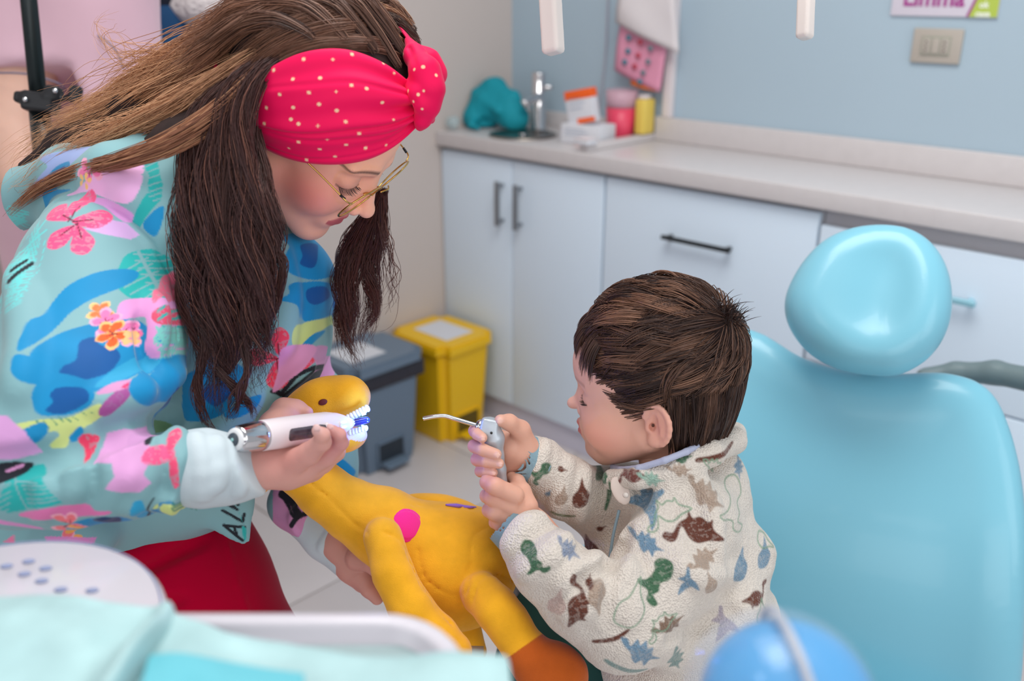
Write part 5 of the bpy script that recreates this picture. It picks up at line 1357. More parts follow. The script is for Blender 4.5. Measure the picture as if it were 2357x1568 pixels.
def jacket_col(co, no):
    p = Painter(co, no, AQ)
    # far sleeve is pink with black brush lines
    m = (p.z > 1.0) & (p.x > 628) & (p.y > 820) & (p.y < 1300); d = (p.x > 770) & (p.y < 1120)
    w = np.where(m & ~d)[0]; p.C[w] = S2L((214, 150, 196)) * (1 + .1 * p.tex2[w, None])
    for l, wd in ([[(655, 905), (675, 880), (690, 862), (720, 845)], 5], [[(665, 915), (700, 885), (722, 862)], 5], [[(640, 905), (660, 920)], 6], [[(640, 1135), (668, 1150), (690, 1175)], 8], [[(655, 1130), (690, 1145)], 9], [[(675, 1205), (690, 1185), (705, 1180)], 6], [[(636, 1130), (665, 1165), (682, 1180)], 4]):
        p.line(l, BK, wd)
    p.poly([(790, 1050), (815, 1080), (812, 1095), (795, 1085), (775, 1065)], BL1)
    p.poly([(640, 880), (690, 850), (720, 800), (735, 820), (700, 855), (650, 890)], PK)
    # outlined palm leaves, left
    leaf(p, (75, 478), (-20, 720), 62, (104, 206, 206), outline=True, nv=12)
    leaf(p, (70, 490), (-60, 600), 40, (104, 206, 206), outline=True, nv=6)
    p.line([(-5, 585), (15, 560)], BK, 5); p.line([(-4, 610), (18, 578), (26, 566)], BK, 6)
    # hood: blues, pinks, teal bands
    p.poly([(20, 420), (90, 380), (60, 350), (200, 340), (230, 360), (150, 400), (60, 440)], (150, 170, 220))
    p.poly([(66, 440), (120, 395), (172, 385), (182, 402), (160, 425), (125, 440), (185, 452), (120, 456), (90, 462), (70, 478)], BL1)
    p.poly([(110, 392), (150, 380), (140, 400)], BL2)
    p.poly([(100, 438), (180, 415), (250, 375), (300, 362), (330, 370), (345, 430), (330, 470), (300, 480), (240, 460), (180, 440)], (232, 176, 222), dep=.1)
    p.poly([(180, 448), (240, 450), (318, 490), (300, 510), (240, 470)], (212, 150, 210)); p.poly([(210, 525), (250, 498), (285, 505), (314, 532), (300, 545), (250, 536)], (206, 166, 216), smooth=False)
    flower(p, 200, 392, 30, 20, (240, 120, 170), (120, 40, 80), edge=(246, 170, 200)); flower(p, 190, 418, 18, 0, (246, 190, 120))
    p.poly([(320, 372), (352, 362), (372, 420), (372, 455), (318, 520), (300, 506), (345, 440), (342, 400)], TE, smooth=False)
    for t in range(7): p.line([(328 + 5 * t, 384 + 14 * t), (358 + 4 * t, 366 + 15 * t)], AQ, 1.6)
    p.poly([(322, 525), (345, 495), (372, 480), (366, 525), (348, 548)], BL1)
    # hibiscus, leaf, blobs on the upper arm
    flower(p, 172, 507, 84, -82, (236, 84, 134), (110, 30, 60), tex=.35)
    leaf(p, (322, 574), (392, 700), 52, TE, nv=6)
    p.poly([(112, 800), (104, 740), (122, 722), (128, 690), (150, 650), (200, 617), (250, 606), (272, 618), (258, 648), (205, 685), (175, 715), (160, 745), (135, 790)], BL1)
    p.poly([(110, 800), (135, 765), (190, 740), (240, 724), (285, 742), (318, 775), (325, 812), (300, 860), (255, 892), (205, 886), (150, 862), (116, 830)], BL1, mott=.14)
    p.poly([(184, 782), (205, 770), (222, 788), (250, 798), (262, 822), (248, 855), (205, 868), (168, 858), (166, 838), (188, 822)], BL2)
    p.poly([(94, 920), (100, 880), (132, 856), (190, 872), (214, 900), (208, 930), (165, 950), (110, 950)], BL1, mott=.14)
    p.poly([(124, 905), (140, 888), (186, 890), (204, 912), (190, 930), (150, 948), (118, 940), (132, 920)], BL2)
    p.poly([(36, 815), (60, 812), (100, 838), (120, 862), (105, 882), (66, 872), (40, 848)], BL1)
    p.poly([(300, 830), (345, 790), (352, 812), (310, 870), (262, 884)], BL3)
    # frond
    p.poly([(60, 972), (110, 962), (160, 960), (222, 930), (240, 944), (205, 975), (165, 1000), (150, 1030), (118, 1026), (142, 1000), (128, 990), (92, 1006), (80, 1000), (112, 982), (66, 986)], LG)
    for t in range(8): p.line([(90 + 17 * t, 972 - 3 * t), (100 + 17 * t, 990 - 5 * t)], (70, 140, 110), 1.1)
    p.poly([(48, 1000), (95, 976), (108, 996), (82, 1024), (56, 1014)], BL1); p.poly([(168, 1010), (190, 985), (196, 1000), (176, 1022)], BL1)
    p.poly([(236, 948), (268, 900), (292, 884), (292, 915), (268, 945), (248, 958)], MV, tex=.1); p.poly([(238, 900), (262, 878), (300, 870), (296, 888), (262, 900)], PK); p.poly([(290, 890), (304, 872), (312, 894)], HP, smooth=False, tex=.3)
    # pink drape + bouquet
    p.poly([(284, 694), (340, 684), (372, 690), (368, 735), (352, 780), (372, 800), (362, 822), (340, 824), (330, 800), (334, 770), (326, 730), (288, 735)], (222, 152, 208), mott=.1)
    flower(p, 235, 714, 24, 10, (246, 120, 70), None, edge=(248, 196, 130)); flower(p, 250, 738, 28, 40, (240, 120, 176), (110, 30, 70), edge=(244, 170, 206)); flower(p, 293, 762, 26, 0, (240, 120, 176), (110, 30, 70), edge=(244, 170, 206)); flower(p, 263, 764, 30, 10, (244, 96, 40), (120, 30, 40), edge=(250, 190, 120)); flower(p, 316, 778, 14, 20, (250, 190, 130))
    p.poly([(368, 716), (395, 700), (418, 710), (412, 740), (390, 748), (368, 738)], (216, 80, 110), tex=.3); p.poly([(392, 640), (412, 625), (416, 680), (404, 700)], (232, 110, 140), tex=.3)
    leaf(p, (372, 750), (405, 822), 26, (120, 200, 190), outline=True, nv=5)
    # torso front seen under the hair
    p.poly([(362, 880), (372, 838), (398, 800), (430, 792), (442, 812), (420, 850), (416, 905), (442, 940), (432, 962), (394, 940)], BL1, dep=.12)
    p.poly([(420, 960), (440, 870), (520, 840), (562, 850), (560, 900), (520, 955), (455, 975)], BL1, dep=.12); p.poly([(470, 905), (520, 880), (540, 905), (500, 940)], BL2, dep=.12); p.poly([(520, 960), (560, 930), (600, 915), (590, 945), (550, 968)], BL1, dep=.12)
    p.poly([(284, 1000), (310, 978), (360, 972), (400, 990), (360, 1002), (300, 1006)], (110, 150, 110), dep=.12)
    p.poly([(668, 545), (720, 522), (768, 560), (770, 610), (735, 640), (696, 632), (684, 600), (688, 570)], BL1, dep=.12, mott=.12); p.poly([(700, 560), (722, 552), (730, 590), (724, 612), (704, 606), (706, 585)], BL2, dep=.12)
    p.poly([(690, 655), (730, 640), (765, 650), (760, 690), (738, 725), (712, 735), (705, 700), (672, 690), (690, 675)], BL1, dep=.12, mott=.12); p.poly([(722, 665), (748, 656), (752, 680), (735, 700), (722, 690)], BL2, dep=.12)
    p.poly([(700, 790), (706, 748), (740, 728), (750, 710), (752, 730), (728, 770), (712, 802)], LG, dep=.12); p.poly([(702, 800), (722, 770), (736, 760), (722, 792), (706, 806)], BL1, dep=.12)
    flower(p, 645, 830, 70, -88, (232, 60, 88), (120, 20, 40), tex=.3, n=4); p.poly([(664, 808), (700, 796), (718, 806), (700, 850), (668, 880), (640, 905), (650, 860)], (224, 150, 196), dep=.12)
    leaf(p, (600, 720), (625, 775), 24, TE, nv=4); leaf(p, (425, 690), (445, 760), 16, TE, outline=True, nv=4)
    # forearm
    p.poly([(216, 1000), (252, 992), (290, 1004), (320, 1015), (345, 1040), (330, 1090), (345, 1110), (322, 1130), (286, 1130), (250, 1120), (272, 1092), (262, 1062), (222, 1062), (212, 1068)], (214, 156, 206), smooth=False, mott=.12)
    p.poly([(186, 1008), (200, 994), (226, 1000), (224, 1022), (214, 1056), (206, 1050), (198, 1026)], (226, 60, 96), tex=.35)
    p.poly([(340, 1042), (352, 1024), (384, 1022), (402, 1034), (398, 1054), (370, 1064), (344, 1058)], (240, 90, 140), tex=.35); p.poly([(386, 1000), (402, 984), (416, 1000), (406, 1030), (398, 1036)], (232, 80, 120), tex=.35); p.poly([(400, 1050), (414, 1080), (412, 1126), (400, 1126), (392, 1080)], (236, 80, 120), tex=.35)
    p.poly([(290, 996), (330, 994), (338, 1008), (300, 1020)], (206, 150, 200)); p.line([(336, 1000), (342, 1010)], BK, 7)
    leaf(p, (30, 1085), (60, 1190), 10, TE, nv=0); p.poly([(10, 1090), (70, 1078), (90, 1100), (138, 1162), (110, 1170), (0, 1190), (-20, 1180)], TE, smooth=False)
    for t in range(7): p.line([(32 + t * 3, 1104 + 13 * t), (88 + t * 8, 1104 + 11 * t)], AQ, 1.7); p.line([(28, 1108 + 13 * t), (-20, 1130 + 14 * t)], AQ, 1.7)
    p.line([(20, 1085), (40, 1140), (60, 1185)], AQ, 2.0); p.poly([(0, 1062), (70, 1062), (66, 1080), (40, 1096), (0, 1105)], BK); p.poly([(22, 1076), (52, 1064), (54, 1070), (26, 1082)], PK)
    p.poly([(46, 1190), (90, 1176), (160, 1166), (200, 1168), (216, 1182), (250, 1184), (240, 1194), (150, 1200), (60, 1198)], (224, 120, 176))
    p.poly([(186, 1206), (230, 1190), (290, 1186), (306, 1205), (290, 1226), (230, 1234), (196, 1226)], BL1); p.poly([(216, 1204), (250, 1192), (272, 1202), (256, 1220), (232, 1218)], (16, 50, 100)); p.poly([(300, 1210), (320, 1160), (338, 1158), (332, 1196), (310, 1222)], BL3)
    flower(p, 160, 1214, 30, 10, (244, 120, 130), (110, 30, 60), edge=(246, 176, 196)); flower(p, 178, 1228, 18, 30, (246, 170, 90))
    p.poly([(344, 1192), (356, 1168), (392, 1158), (402, 1172), (388, 1196), (360, 1208)], (40, 130, 180)); p.line([(318, 1208), (336, 1190), (350, 1170), (362, 1152)], BK, 1.6); p.poly([(354, 1176), (368, 1164), (366, 1176)], LG)
    p.poly([(400, 1168), (412, 1150), (436, 1155), (462, 1168), (450, 1186), (425, 1184)], LG); 
    for t in range(5): p.line([(408 + 11 * t, 1156 + 2 * t), (414 + 10 * t, 1176 + 1 * t)], (60, 130, 110), 1.2)
    p.poly([(-5, 960), (20, 962), (60, 1000), (82, 1052), (20, 1066), (-10, 1066)], (216, 160, 214), smooth=False)
    # lower panel motifs and the lettering near the hem
    p.poly([(2, 1194), (40, 1206), (94, 1222), (92, 1234), (50, 1220), (0, 1208)], (222, 140, 200), smooth=False, tex=.2); p.poly([(128, 1226), (212, 1244), (208, 1258), (130, 1238)], (222, 140, 200), smooth=False, tex=.2); p.poly([(8, 1252), (36, 1234), (36, 1254)], (226, 120, 160), smooth=False, tex=.2)
    for l in ([(522, 1214), (562, 1251)], [(522, 1214), (567, 1219)], [(545, 1217), (551, 1240)], [(519, 1180), (561, 1208), (565, 1190)], [(524, 1150), (530, 1166), (548, 1178)], [(524, 1150), (546, 1176)], [(538, 1148), (552, 1168), (548, 1152)]):
        p.line(l, BK, 3.4, smooth=False)
    p.poly([(562, 1215), (570, 1222), (568, 1250), (563, 1240)], TE); p.poly([(556, 1180), (562, 1200), (566, 1210), (560, 1196)], TE)
    return p.C
def jdisp(co, no):
    x, y, z = PX(co)
    w = .0035 * wob(co, 22, 31, 2) + .0012 * wob(co, 75, 33, 2)
    co = co + no * w[:, None]
    d = linesd(x, y, np.array([(a, b) for a, b, c in sm])); g = np.exp(-(d / 5) ** 2) * (no @ FWD < -.1) * (z < .9)
    return co - no * (.0016 * g)[:, None]
jacket = finish('jacket', VV, QQ, m_jacket, her, color=jacket_col, subd=1, disp=jdisp)
# white inner cuffs
m_cuff = mat('white_knit_cuff', (196, 210, 216), .8, bump=(700, .25, .0008))
v = mk(cs((500, 1075, .80, 110)), .002, .03)
v.chain(cs((430, 1078, .775, 84), (470, 1078, .785, 86), (530, 1082, .80, 74), (590, 1084, .815, 60)), .01)
for a in ([(450, 1005, 9), (466, 1060, 11), (470, 1140, 13)], [(535, 1020, 5), (545, 1080, 8), (552, 1135, 6)], [(500, 1010, 5), (506, 1080, 7), (500, 1120, 6)]): fold(v, a, .01)
n_ = norm(RIGHT + UP * .30); v.box(P(594, 1084, .815) + n_ * .03, (.03, .06, .06), [n_, norm(np.cross(n_, FWD)), FWD], .002, .003, 'c')
v.box(P(398, 1078, .775) - RIGHT * .03, (.03, .06, .06), AX, .002, .003, 'c')
VV, QQ = v.raw(); finish('cuff', VV, QQ, m_cuff, her, subd=1)
v = mk(cs((760, 1240, 1.04, 100)), .002, .02)
v.chain(cs((690, 1190, 1.055, 42), (750, 1240, 1.045, 47), (805, 1280, 1.035, 52)), .01)
n_ = norm(RIGHT * .8 + UP * -.62); v.box(P(812, 1288, 1.035) + n_ * .03, (.03, .05, .05), [n_, norm(np.cross(n_, FWD)), FWD], .002, .003, 'c')
fold(v, [(740, 1262, 5), (758, 1238, 7), (770, 1215, 5)], .008)
VV, QQ = v.raw(); finish('cuff', VV, QQ, m_cuff, her, subd=1)
# trousers
m_crim = mat('crimson_trousers', (172, 2, 44), .95, sheen=.12, bump=(900, .12, .0005), spec=.05)
tp_ = cs((380, 1180, 1.06, 200), (500, 1600, 1.06, 230))
v = mk(tp_, .004, .03)
v.chain(cs((380, 1170, 1.09, 165), (425, 1380, 1.08, 195), (490, 1600, 1.08, 225), (520, 1800, 1.1, 225)), .03); v.chain(cs((240, 1250, 1.07, 80), (260, 1500, 1.1, 140)), .03)
fold(v, [(515, 1205, 3.5), (530, 1280, 3.5), (552, 1360, 3.5), (575, 1420, 3.5), (600, 1480, 3.5)], .004)
fold(v, [(240, 1335, 5), (350, 1300, 6), (470, 1245, 5)], .012, 'c'); fold(v, [(230, 1300, 18), (320, 1270, 24), (400, 1230, 18)], .01); fold(v, [(230, 1370, 5), (300, 1400, 5), (420, 1380, 3)], .012, 'c')
VV, QQ = v.raw(); finish('trousers', VV, QQ, m_crim, her, subd=1, disp=lambda co, no: co + no * (.002 * wob(co, 30, 41, 2))[:, None])
lg = finish('trouser_legs', *(lambda vv: vv.raw())((lambda vv: (vv.chain([(P(500, 1760, 1.1), .115), (np.array([-.42, 1.0, .25]), .09), (np.array([-.42, 1.02, .02]), .07)], .02), vv.chain([(P(300, 1600, 1.1), .09), (np.array([-.62, 1.15, .25]), .085), (np.array([-.62, 1.17, .02]), .07)], .02), vv)[-1])(Vol((-.8, .6, -.02), (0, 1.4, 1.0), .009))), m_crim, her, subd=1)

# headband: two edges on the skull shell, gathered into a twist at the front
lo_ = np.array([(9.3, 10.6, .4), (9.4, 8.9, 2.5), (8.6, 6.0, 5.2), (6.3, 3.1, 7.2), (2.9, .3, 7.7), (-.4, -2.2, 7.9), (-3.4, -3.6, 7.4), (-7, -4.2, 4.6), (-9.2, -4.6, 0)])
up_ = np.array([(7.2, 12.3, .5), (5.9, 13.1, 1.6), (3.4, 13.4, 3.2), (.3, 12.6, 5.5), (-2.0, 10.2, 7.5), (-3.4, 6.4, 8.6), (-4.4, 3.6, 8.7), (-7, .6, 7), (-10.9, .2, 0)])
def headband():
    c0 = np.array([-.5, 4.8, 0]); rr = np.array([9.6, 7.9, 7.4]) + 1.15
    nS, nW = 150, 60
    a = resample(lo_, nS); b = resample(up_, nS); rows = []
    for side in (1, -1):
        q = np.zeros((nS, nW, 3)); s = np.linspace(0, 1, nS)[:, None]; w = np.linspace(0, 1, nW)[None]
        q = a[:, None] * (1 - w[..., None]) + b[:, None] * w[..., None]
        d = (q - c0) / rr; L = np.linalg.norm(d, axis=2, keepdims=True); shell = c0 + (q - c0) / L
        n_ = norm((shell - c0) / rr ** 2)
        env = np.sin(np.pi * w) ** .45
        g = np.exp(-s / .13)
        ph = w + .05 * np.sin(s * 7) + .02 * np.sin(s * 19)
        fold = .24 * (.5 + 2.2 * g) * np.sin(2 * np.pi * (ph * 3.2 - .15 * s)) + .12 * (.25 + 2 * g) * np.sin(2 * np.pi * (ph * 6.3 + .8 * s) + 1) + .10 * np.sin(2 * np.pi * (ph * 1.7 + s * 1.1))
        sharp = -.40 * np.exp(-((ph - .30 - .12 * s) / .02) ** 2) * (.5 + g) - .36 * np.exp(-((ph - .42 + .05 * s) / .018) ** 2) - .34 * np.exp(-((ph - .72 - .1 * s) / .02) ** 2) * (.4 + g) - .32 * np.exp(-((ph - .18 + .1 * s) / .016) ** 2)
        off = .25 + .55 * env + fold * env + sharp * env + .6 * g * env
        pts = shell + n_ * off[..., None]
        pts[..., 2] *= side
        rows.append(pts)
    out = []
    for pts, fl in zip(rows, (True, False)):
        V = HW.w(pts.reshape(-1, 3) / 100); i = (np.arange(nS - 1)[:, None] * nW + np.arange(nW - 1)[None]).ravel()
        F = np.stack([i, i + nW, i + nW + 1, i + 1], 1)
        if fl: F = F[:, ::-1]
        out.append((V, F, pts))
    return out
m_hb = mat('pink_satin_headband', (232, 8, 84), .6, attr=True, sheen=.08, spec=.2)
HB = (232, 6, 82); DOT = (240, 196, 160)
dots = [(624, 163), (696, 142), (771, 141), (815, 120), (668, 185), (740, 185), (888, 141), (640, 223), (812, 192), (705, 218), (777, 216), (849, 208), (609, 254), (671, 252), (739, 244), (778, 258), (913, 173), (948, 165), (664, 279), (682, 291), (602, 288), (728, 295), (800, 285), (912, 273), (830, 312), (756, 327), (682, 333), (661, 347), (730, 349), (800, 338), (845, 345), (893, 340), (775, 367), (701, 374), (884, 240), (966, 223), (970, 215), (980, 155), (1010, 168)]
def hb_col(co, no):
    x, y, z = PX(co); C = np.tile(S2L(HB), (len(co), 1))
    p = Painter(co, no, HB)
    for (a, b) in dots:
        A_, D = p.anchor(a, b); r = np.linalg.norm(co - A_, axis=1); w = np.clip(.5 - (r - .0016 * (1 if (a * 7 + b) % 3 else .75)) / .0007, 0, 1); p.C = p.C * (1 - w[:, None]) + S2L(DOT) * w[:, None]
    return p.C
Vs, Fs, n0 = [], [], 0
for V_, F_, _ in headband(): Vs.append(V_); Fs.append(F_ + n0); n0 += len(V_)
hb = finish('headband', np.concatenate(Vs), np.concatenate(Fs), m_hb, her, color=hb_col, subd=1)
md = hb.modifiers.new('t', 'SOLIDIFY'); md.thickness = .0015; md.offset = -1
# twisted knot
L_ = lambda *a: HW.w(np.array(a) / 100)
v = Vol(L_(8.5, 11.5, -1) - .075, L_(8.5, 11.5, -1) + .075, .0013)
kp = cs((938, 92, .895, 7), (955, 128, .875, 22), (978, 165, .862, 32), (990, 205, .862, 30), (984, 245, .868, 24), (972, 278, .875, 14), (966, 292, .88, 8))
v.chain(kp, .01)
v.chain(cs((955, 110, .9, 12), (985, 140, .90, 24), (1000, 170, .905, 24), (988, 205, .89, 24)), .01)
v.chain(cs((940, 195, .865, 12), (958, 215, .858, 16), (972, 240, .86, 16), (985, 262, .88, 14), (992, 275, .89, 10)), .006)
for a in ([(942, 110, .868, 2), (958, 160, .838, 3), (965, 215, .838, 3), (955, 240, .85, 2)], [(958, 120, .85, 2), (985, 165, .832, 2.5), (988, 215, .84, 2)], [(950, 235, .85, 3), (975, 225, .838, 3), (990, 240, .85, 2)]): v.chain(cs(*a), .005, 'c')
VV, QQ = v.raw(); finish('headband_knot', VV, QQ, m_hb, her, color=hb_col, subd=1)
# glasses
def gl(*a): return HW.w(np.array(a, float) / 100)
rimc = (10.0, .9)
def rim_pts(s_, r=1.0, n=40):
    out = []
    for a in np.linspace(0, 2 * np.pi, n, endpoint=False):
        z = 3.45 + 2.85 * r * math.cos(a); y = .6 + 2.35 * r * np.sign(math.sin(a)) * abs(math.sin(a)) ** .9
        x = 10.6 - .014 * z ** 2 + .10 * (y - .7)
        out.append(gl(x, y, z * s_))
    return np.array(out)
gr = None
def closed_tube(name, pts, r, m, par, seg=8):
    n = len(pts); t = norm(np.roll(pts, -1, 0) - np.roll(pts, 1, 0)); c = pts.mean(0); nn = norm(np.cross(pts - c, t)); V = []
    u = norm(np.cross(t, nn))
    a = np.linspace(0, 2 * np.pi, seg, endpoint=False)
    V = (pts[:, None] + r * (np.cos(a)[None, :, None] * u[:, None] + np.sin(a)[None, :, None] * nn[:, None])).reshape(-1, 3)
    F = [(i * seg + j, i * seg + (j + 1) % seg, ((i + 1) % n) * seg + (j + 1) % seg, ((i + 1) % n) * seg + j) for i in range(n) for j in range(seg)]
    return link(name, pydata(name, V, F), m, par)
glasses = empty('eyeglasses', 'thin gold-rimmed eyeglasses worn low on the woman\'s nose', 'eyeglasses', tuple(gl(10, 1, 0)))
for s_ in (1, -1):
    rp = rim_pts(s_); closed_tube('rim', rp, .0009, m_gold, glasses)
    ip = rim_pts(s_, .97); me = pydata('lens', np.concatenate([ip, [ip.mean(0)]]), [(i, (i + 1) % 40, 40) for i in range(40)])
    link('lens', me, m_lens, glasses)
    tube('temple', [gl(10.15, 1.7, 6.25 * s_), gl(9.8, 1.95, 6.95 * s_), gl(8.6, 2.05, 7.1 * s_), gl(5, 2.1, 7.35 * s_), gl(1.0, 1.9, 7.8 * s_), gl(-.8, .6, 8.0 * s_)], .00085, m_gold, glasses, 8)
    lathe('hinge', gl(9.5, 2.0, 6.95 * s_), gl(8.9, 2.04, 7.08 * s_), [(0, .0014), (1, .0014)], mat('black_hinge', (20, 18, 20), .4), glasses, 10)
    tube('nose_pad', [gl(10.7, .5, 1.0 * s_), gl(10.2, .2, .95 * s_), gl(10.0, -.2, 1.1 * s_)], [.0007, .0018], m_gold, glasses, 8)
tube('bridge', [gl(11.0, 1.4, .9), gl(11.25, 1.7, 0), gl(11.0, 1.4, -.9)], .0009, m_gold, glasses, 8)
# earrings
for k, (x, y, r) in enumerate([(572, 403, 6), (590, 408, 6), (600, 398, 7), (585, 392, 5), (597, 386, 5)]):
    if k in (0, 1): pass
er = []
v = Vol(P(588, 398, .858) - .02, P(588, 398, .858) + .02, .0007)
for k, (x, y, r) in enumerate([(572, 404, 5), (588, 412, 5), (600, 402, 6), (585, 392, 4), (598, 388, 4)]): v.ell(P(x, y, .855), np.array([r, r, r]) * .86 / FPX, AX, 0)
v.chain(cs((572, 404, .856, 2), (588, 412, .856, 2), (600, 402, .856, 2), (598, 388, .856, 2), (585, 392, .856, 2)), 0)
VV, QQ = v.raw(); finish('earring', VV, QQ, m_gold, her)
# solid core under the strands
v = mk(cs((500, 400, .86, 200), (500, 850, .87, 60), (150, 330, .98, 90), (920, 80, .95, 60)), .0032, .02)
c_ = L_(-.5, 4.8, 0)
ax_ = [HW.R[:, 0], HW.R[:, 1], HW.R[:, 2]]
v.ell(c_, cm(9.9, 8.3, 7.8), ax_, 0); 
v.ell(L_(10.5, -1.5, 0), cm(8.6, 9.8, 9.5), ax_, .006, 'c')
v.chain(cs((840, 50, .955, 12), (760, 40, .94, 20), (620, 80, .91, 26), (460, 160, .92, 30), (300, 250, .95, 30), (150, 330, .99, 30), (40, 400, 1.01, 16)), .02)
v.chain(cs((600, 180, .87, 26), (530, 330, .865, 34), (490, 480, .87, 40), (505, 640, .88, 44), (530, 780, .885, 34), (520, 850, .885, 16)), .02)
v.chain(cs((440, 330, .88, 30), (440, 500, .88, 34), (470, 660, .88, 34)), .02); v.chain(cs((560, 330, .86, 20), (590, 500, .865, 28), (590, 650, .87, 28)), .02)
v.chain(cs((520, 240, .87, 40), (400, 320, .88, 34), (300, 360, .90, 20)), .02)
VV, QQ = v.raw(); finish('hair', VV, QQ, m_hairbase, her, subd=1)
corev = v

# hair of the woman
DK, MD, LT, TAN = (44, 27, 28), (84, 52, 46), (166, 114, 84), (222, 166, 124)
LK = []
def onhair(pts, up=6):
    '''guide that rides on the hair core: (x, y, radius px)'''
    out = []; last = .95
    for x, y, r in pts:
        q, nn = on_surf(x, y, corev, .6, 1.15); D = (q - CAM) @ FWD
        if D > 1.1: D = last
        last = D; out.append((x, y, D - (up + r * .25) * D / FPX, r))
    return out
def lk(g, n, **k): LK.append(lock(g, n, **k))
# over the top, swept back and left (sunlit brown)
def sweep(rows, n, **k):
    for g in rows: lk(g, n, **k)
K_ = dict(K=26)
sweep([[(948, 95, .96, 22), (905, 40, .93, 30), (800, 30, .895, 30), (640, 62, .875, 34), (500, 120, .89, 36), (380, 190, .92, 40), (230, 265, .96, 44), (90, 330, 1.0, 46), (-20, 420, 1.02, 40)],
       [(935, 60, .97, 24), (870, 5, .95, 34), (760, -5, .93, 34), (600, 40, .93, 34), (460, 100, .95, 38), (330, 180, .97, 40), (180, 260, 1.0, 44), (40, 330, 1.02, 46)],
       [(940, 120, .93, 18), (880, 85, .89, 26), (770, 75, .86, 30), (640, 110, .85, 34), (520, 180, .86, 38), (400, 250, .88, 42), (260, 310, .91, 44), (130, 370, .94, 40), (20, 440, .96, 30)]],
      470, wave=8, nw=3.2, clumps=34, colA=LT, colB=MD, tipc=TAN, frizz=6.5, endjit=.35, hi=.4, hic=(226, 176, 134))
lk([(860, 70, .88, 22), (740, 100, .86, 26), (620, 160, .84, 34), (500, 260, .835, 38), (400, 325, .82, 34), (290, 366, .83, 26), (190, 392, .885, 20), (90, 432, .94, 16), (10, 500, .98, 12)], 420, wave=5, nw=2, clumps=18, colA=LT, colB=MD, tipc=(160, 100, 70), frizz=2.5, endjit=.2, hi=.2, hic=TAN)
# crown, dark
def lg_(pts): 
    out = []
    for f, u_, s_, r in pts:
        x, y, D = PX(HW.w(np.array([[f, u_, s_]]) / 100)); out.append((x[0], y[0], D[0], r * FPX / D[0] / 100))
    return out
def hs_(f, z): return 4.8 + 8.8 * math.sqrt(max(0, 1 - ((f + .5) / 10.8) ** 2 - (z / 8.7) ** 2))
for z in (-6.5, -4.8, -3, -1.2, .8, 2.6, 4.4, 6.0):
    f0 = 4.9 - 1.2 * abs(z); w_ = math.sqrt(max(0, 1 - (z / 8.9) ** 2))
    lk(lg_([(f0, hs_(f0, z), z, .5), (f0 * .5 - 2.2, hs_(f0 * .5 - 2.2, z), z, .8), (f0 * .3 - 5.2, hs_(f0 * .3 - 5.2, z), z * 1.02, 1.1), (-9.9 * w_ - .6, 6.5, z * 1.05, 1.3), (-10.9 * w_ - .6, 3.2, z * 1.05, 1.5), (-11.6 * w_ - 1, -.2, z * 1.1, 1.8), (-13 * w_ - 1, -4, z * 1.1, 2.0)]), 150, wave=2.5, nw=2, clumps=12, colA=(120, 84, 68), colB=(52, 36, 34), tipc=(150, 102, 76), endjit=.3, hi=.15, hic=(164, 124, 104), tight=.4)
for g, n in [([(950, 165, 8), (915, 128, 10), (860, 108, 12), (790, 104, 12), (720, 112, 12), (650, 140, 14), (600, 190, 16), (570, 260, 18)], 260), ([(968, 120, 8), (940, 70, 12), (890, 38, 14), (820, 40, 16), (740, 55, 18), (650, 95, 20), (570, 150, 24)], 260), ([(948, 70, 14), (900, 30, 18), (820, 22, 20), (720, 40, 22), (620, 80, 24), (540, 140, 26), (480, 210, 28)], 380), ([(955, 110, 12), (905, 75, 18), (820, 62, 20), (720, 75, 22), (630, 115, 24), (560, 180, 26), (520, 260, 26)], 380),
             ([(958, 150, 9), (930, 120, 12), (870, 98, 14), (790, 92, 15), (700, 102, 17), (620, 140, 20), (560, 210, 24), (530, 300, 26)], 340), ([(935, 45, 12), (880, 8, 18), (790, -2, 20), (690, 12, 22), (590, 50, 24), (500, 110, 26), (420, 180, 28)], 340),
             ([(952, 180, 6), (955, 130, 10), (950, 90, 12), (935, 45, 14), (900, 5, 16), (850, -20, 16)], 200), ([(850, -15, 14), (740, -20, 18), (620, 15, 22), (520, 70, 24), (430, 140, 26), (340, 210, 28)], 260)]:
    lk(onhair(g), n, wave=2.5, nw=2, clumps=18, colA=(104, 74, 62), colB=(46, 32, 32), tipc=(130, 88, 66), endjit=.35, hi=.22, hic=(164, 124, 104), tight=.45)
lk([(955, 150, .91, 16), (915, 110, .885, 22), (830, 95, .865, 22), (720, 105, .845, 24), (620, 150, .835, 26), (560, 220, .83, 30), (535, 320, .83, 34), (520, 450, .83, 40), (515, 600, .84, 46)], 420, wave=3, nw=2.5, clumps=16, colA=MD, colB=DK, endjit=.1, hi=.12, hic=(160, 112, 86))
lk([(950, 95, .93, 26), (900, 50, .91, 28), (820, 45, .89, 28), (720, 60, .87, 30), (600, 110, .85, 32)], 260, wave=3, nw=1.5, clumps=14, colA=(96, 74, 64), colB=(52, 38, 36), endjit=.3, hi=.2, hic=(150, 120, 104))
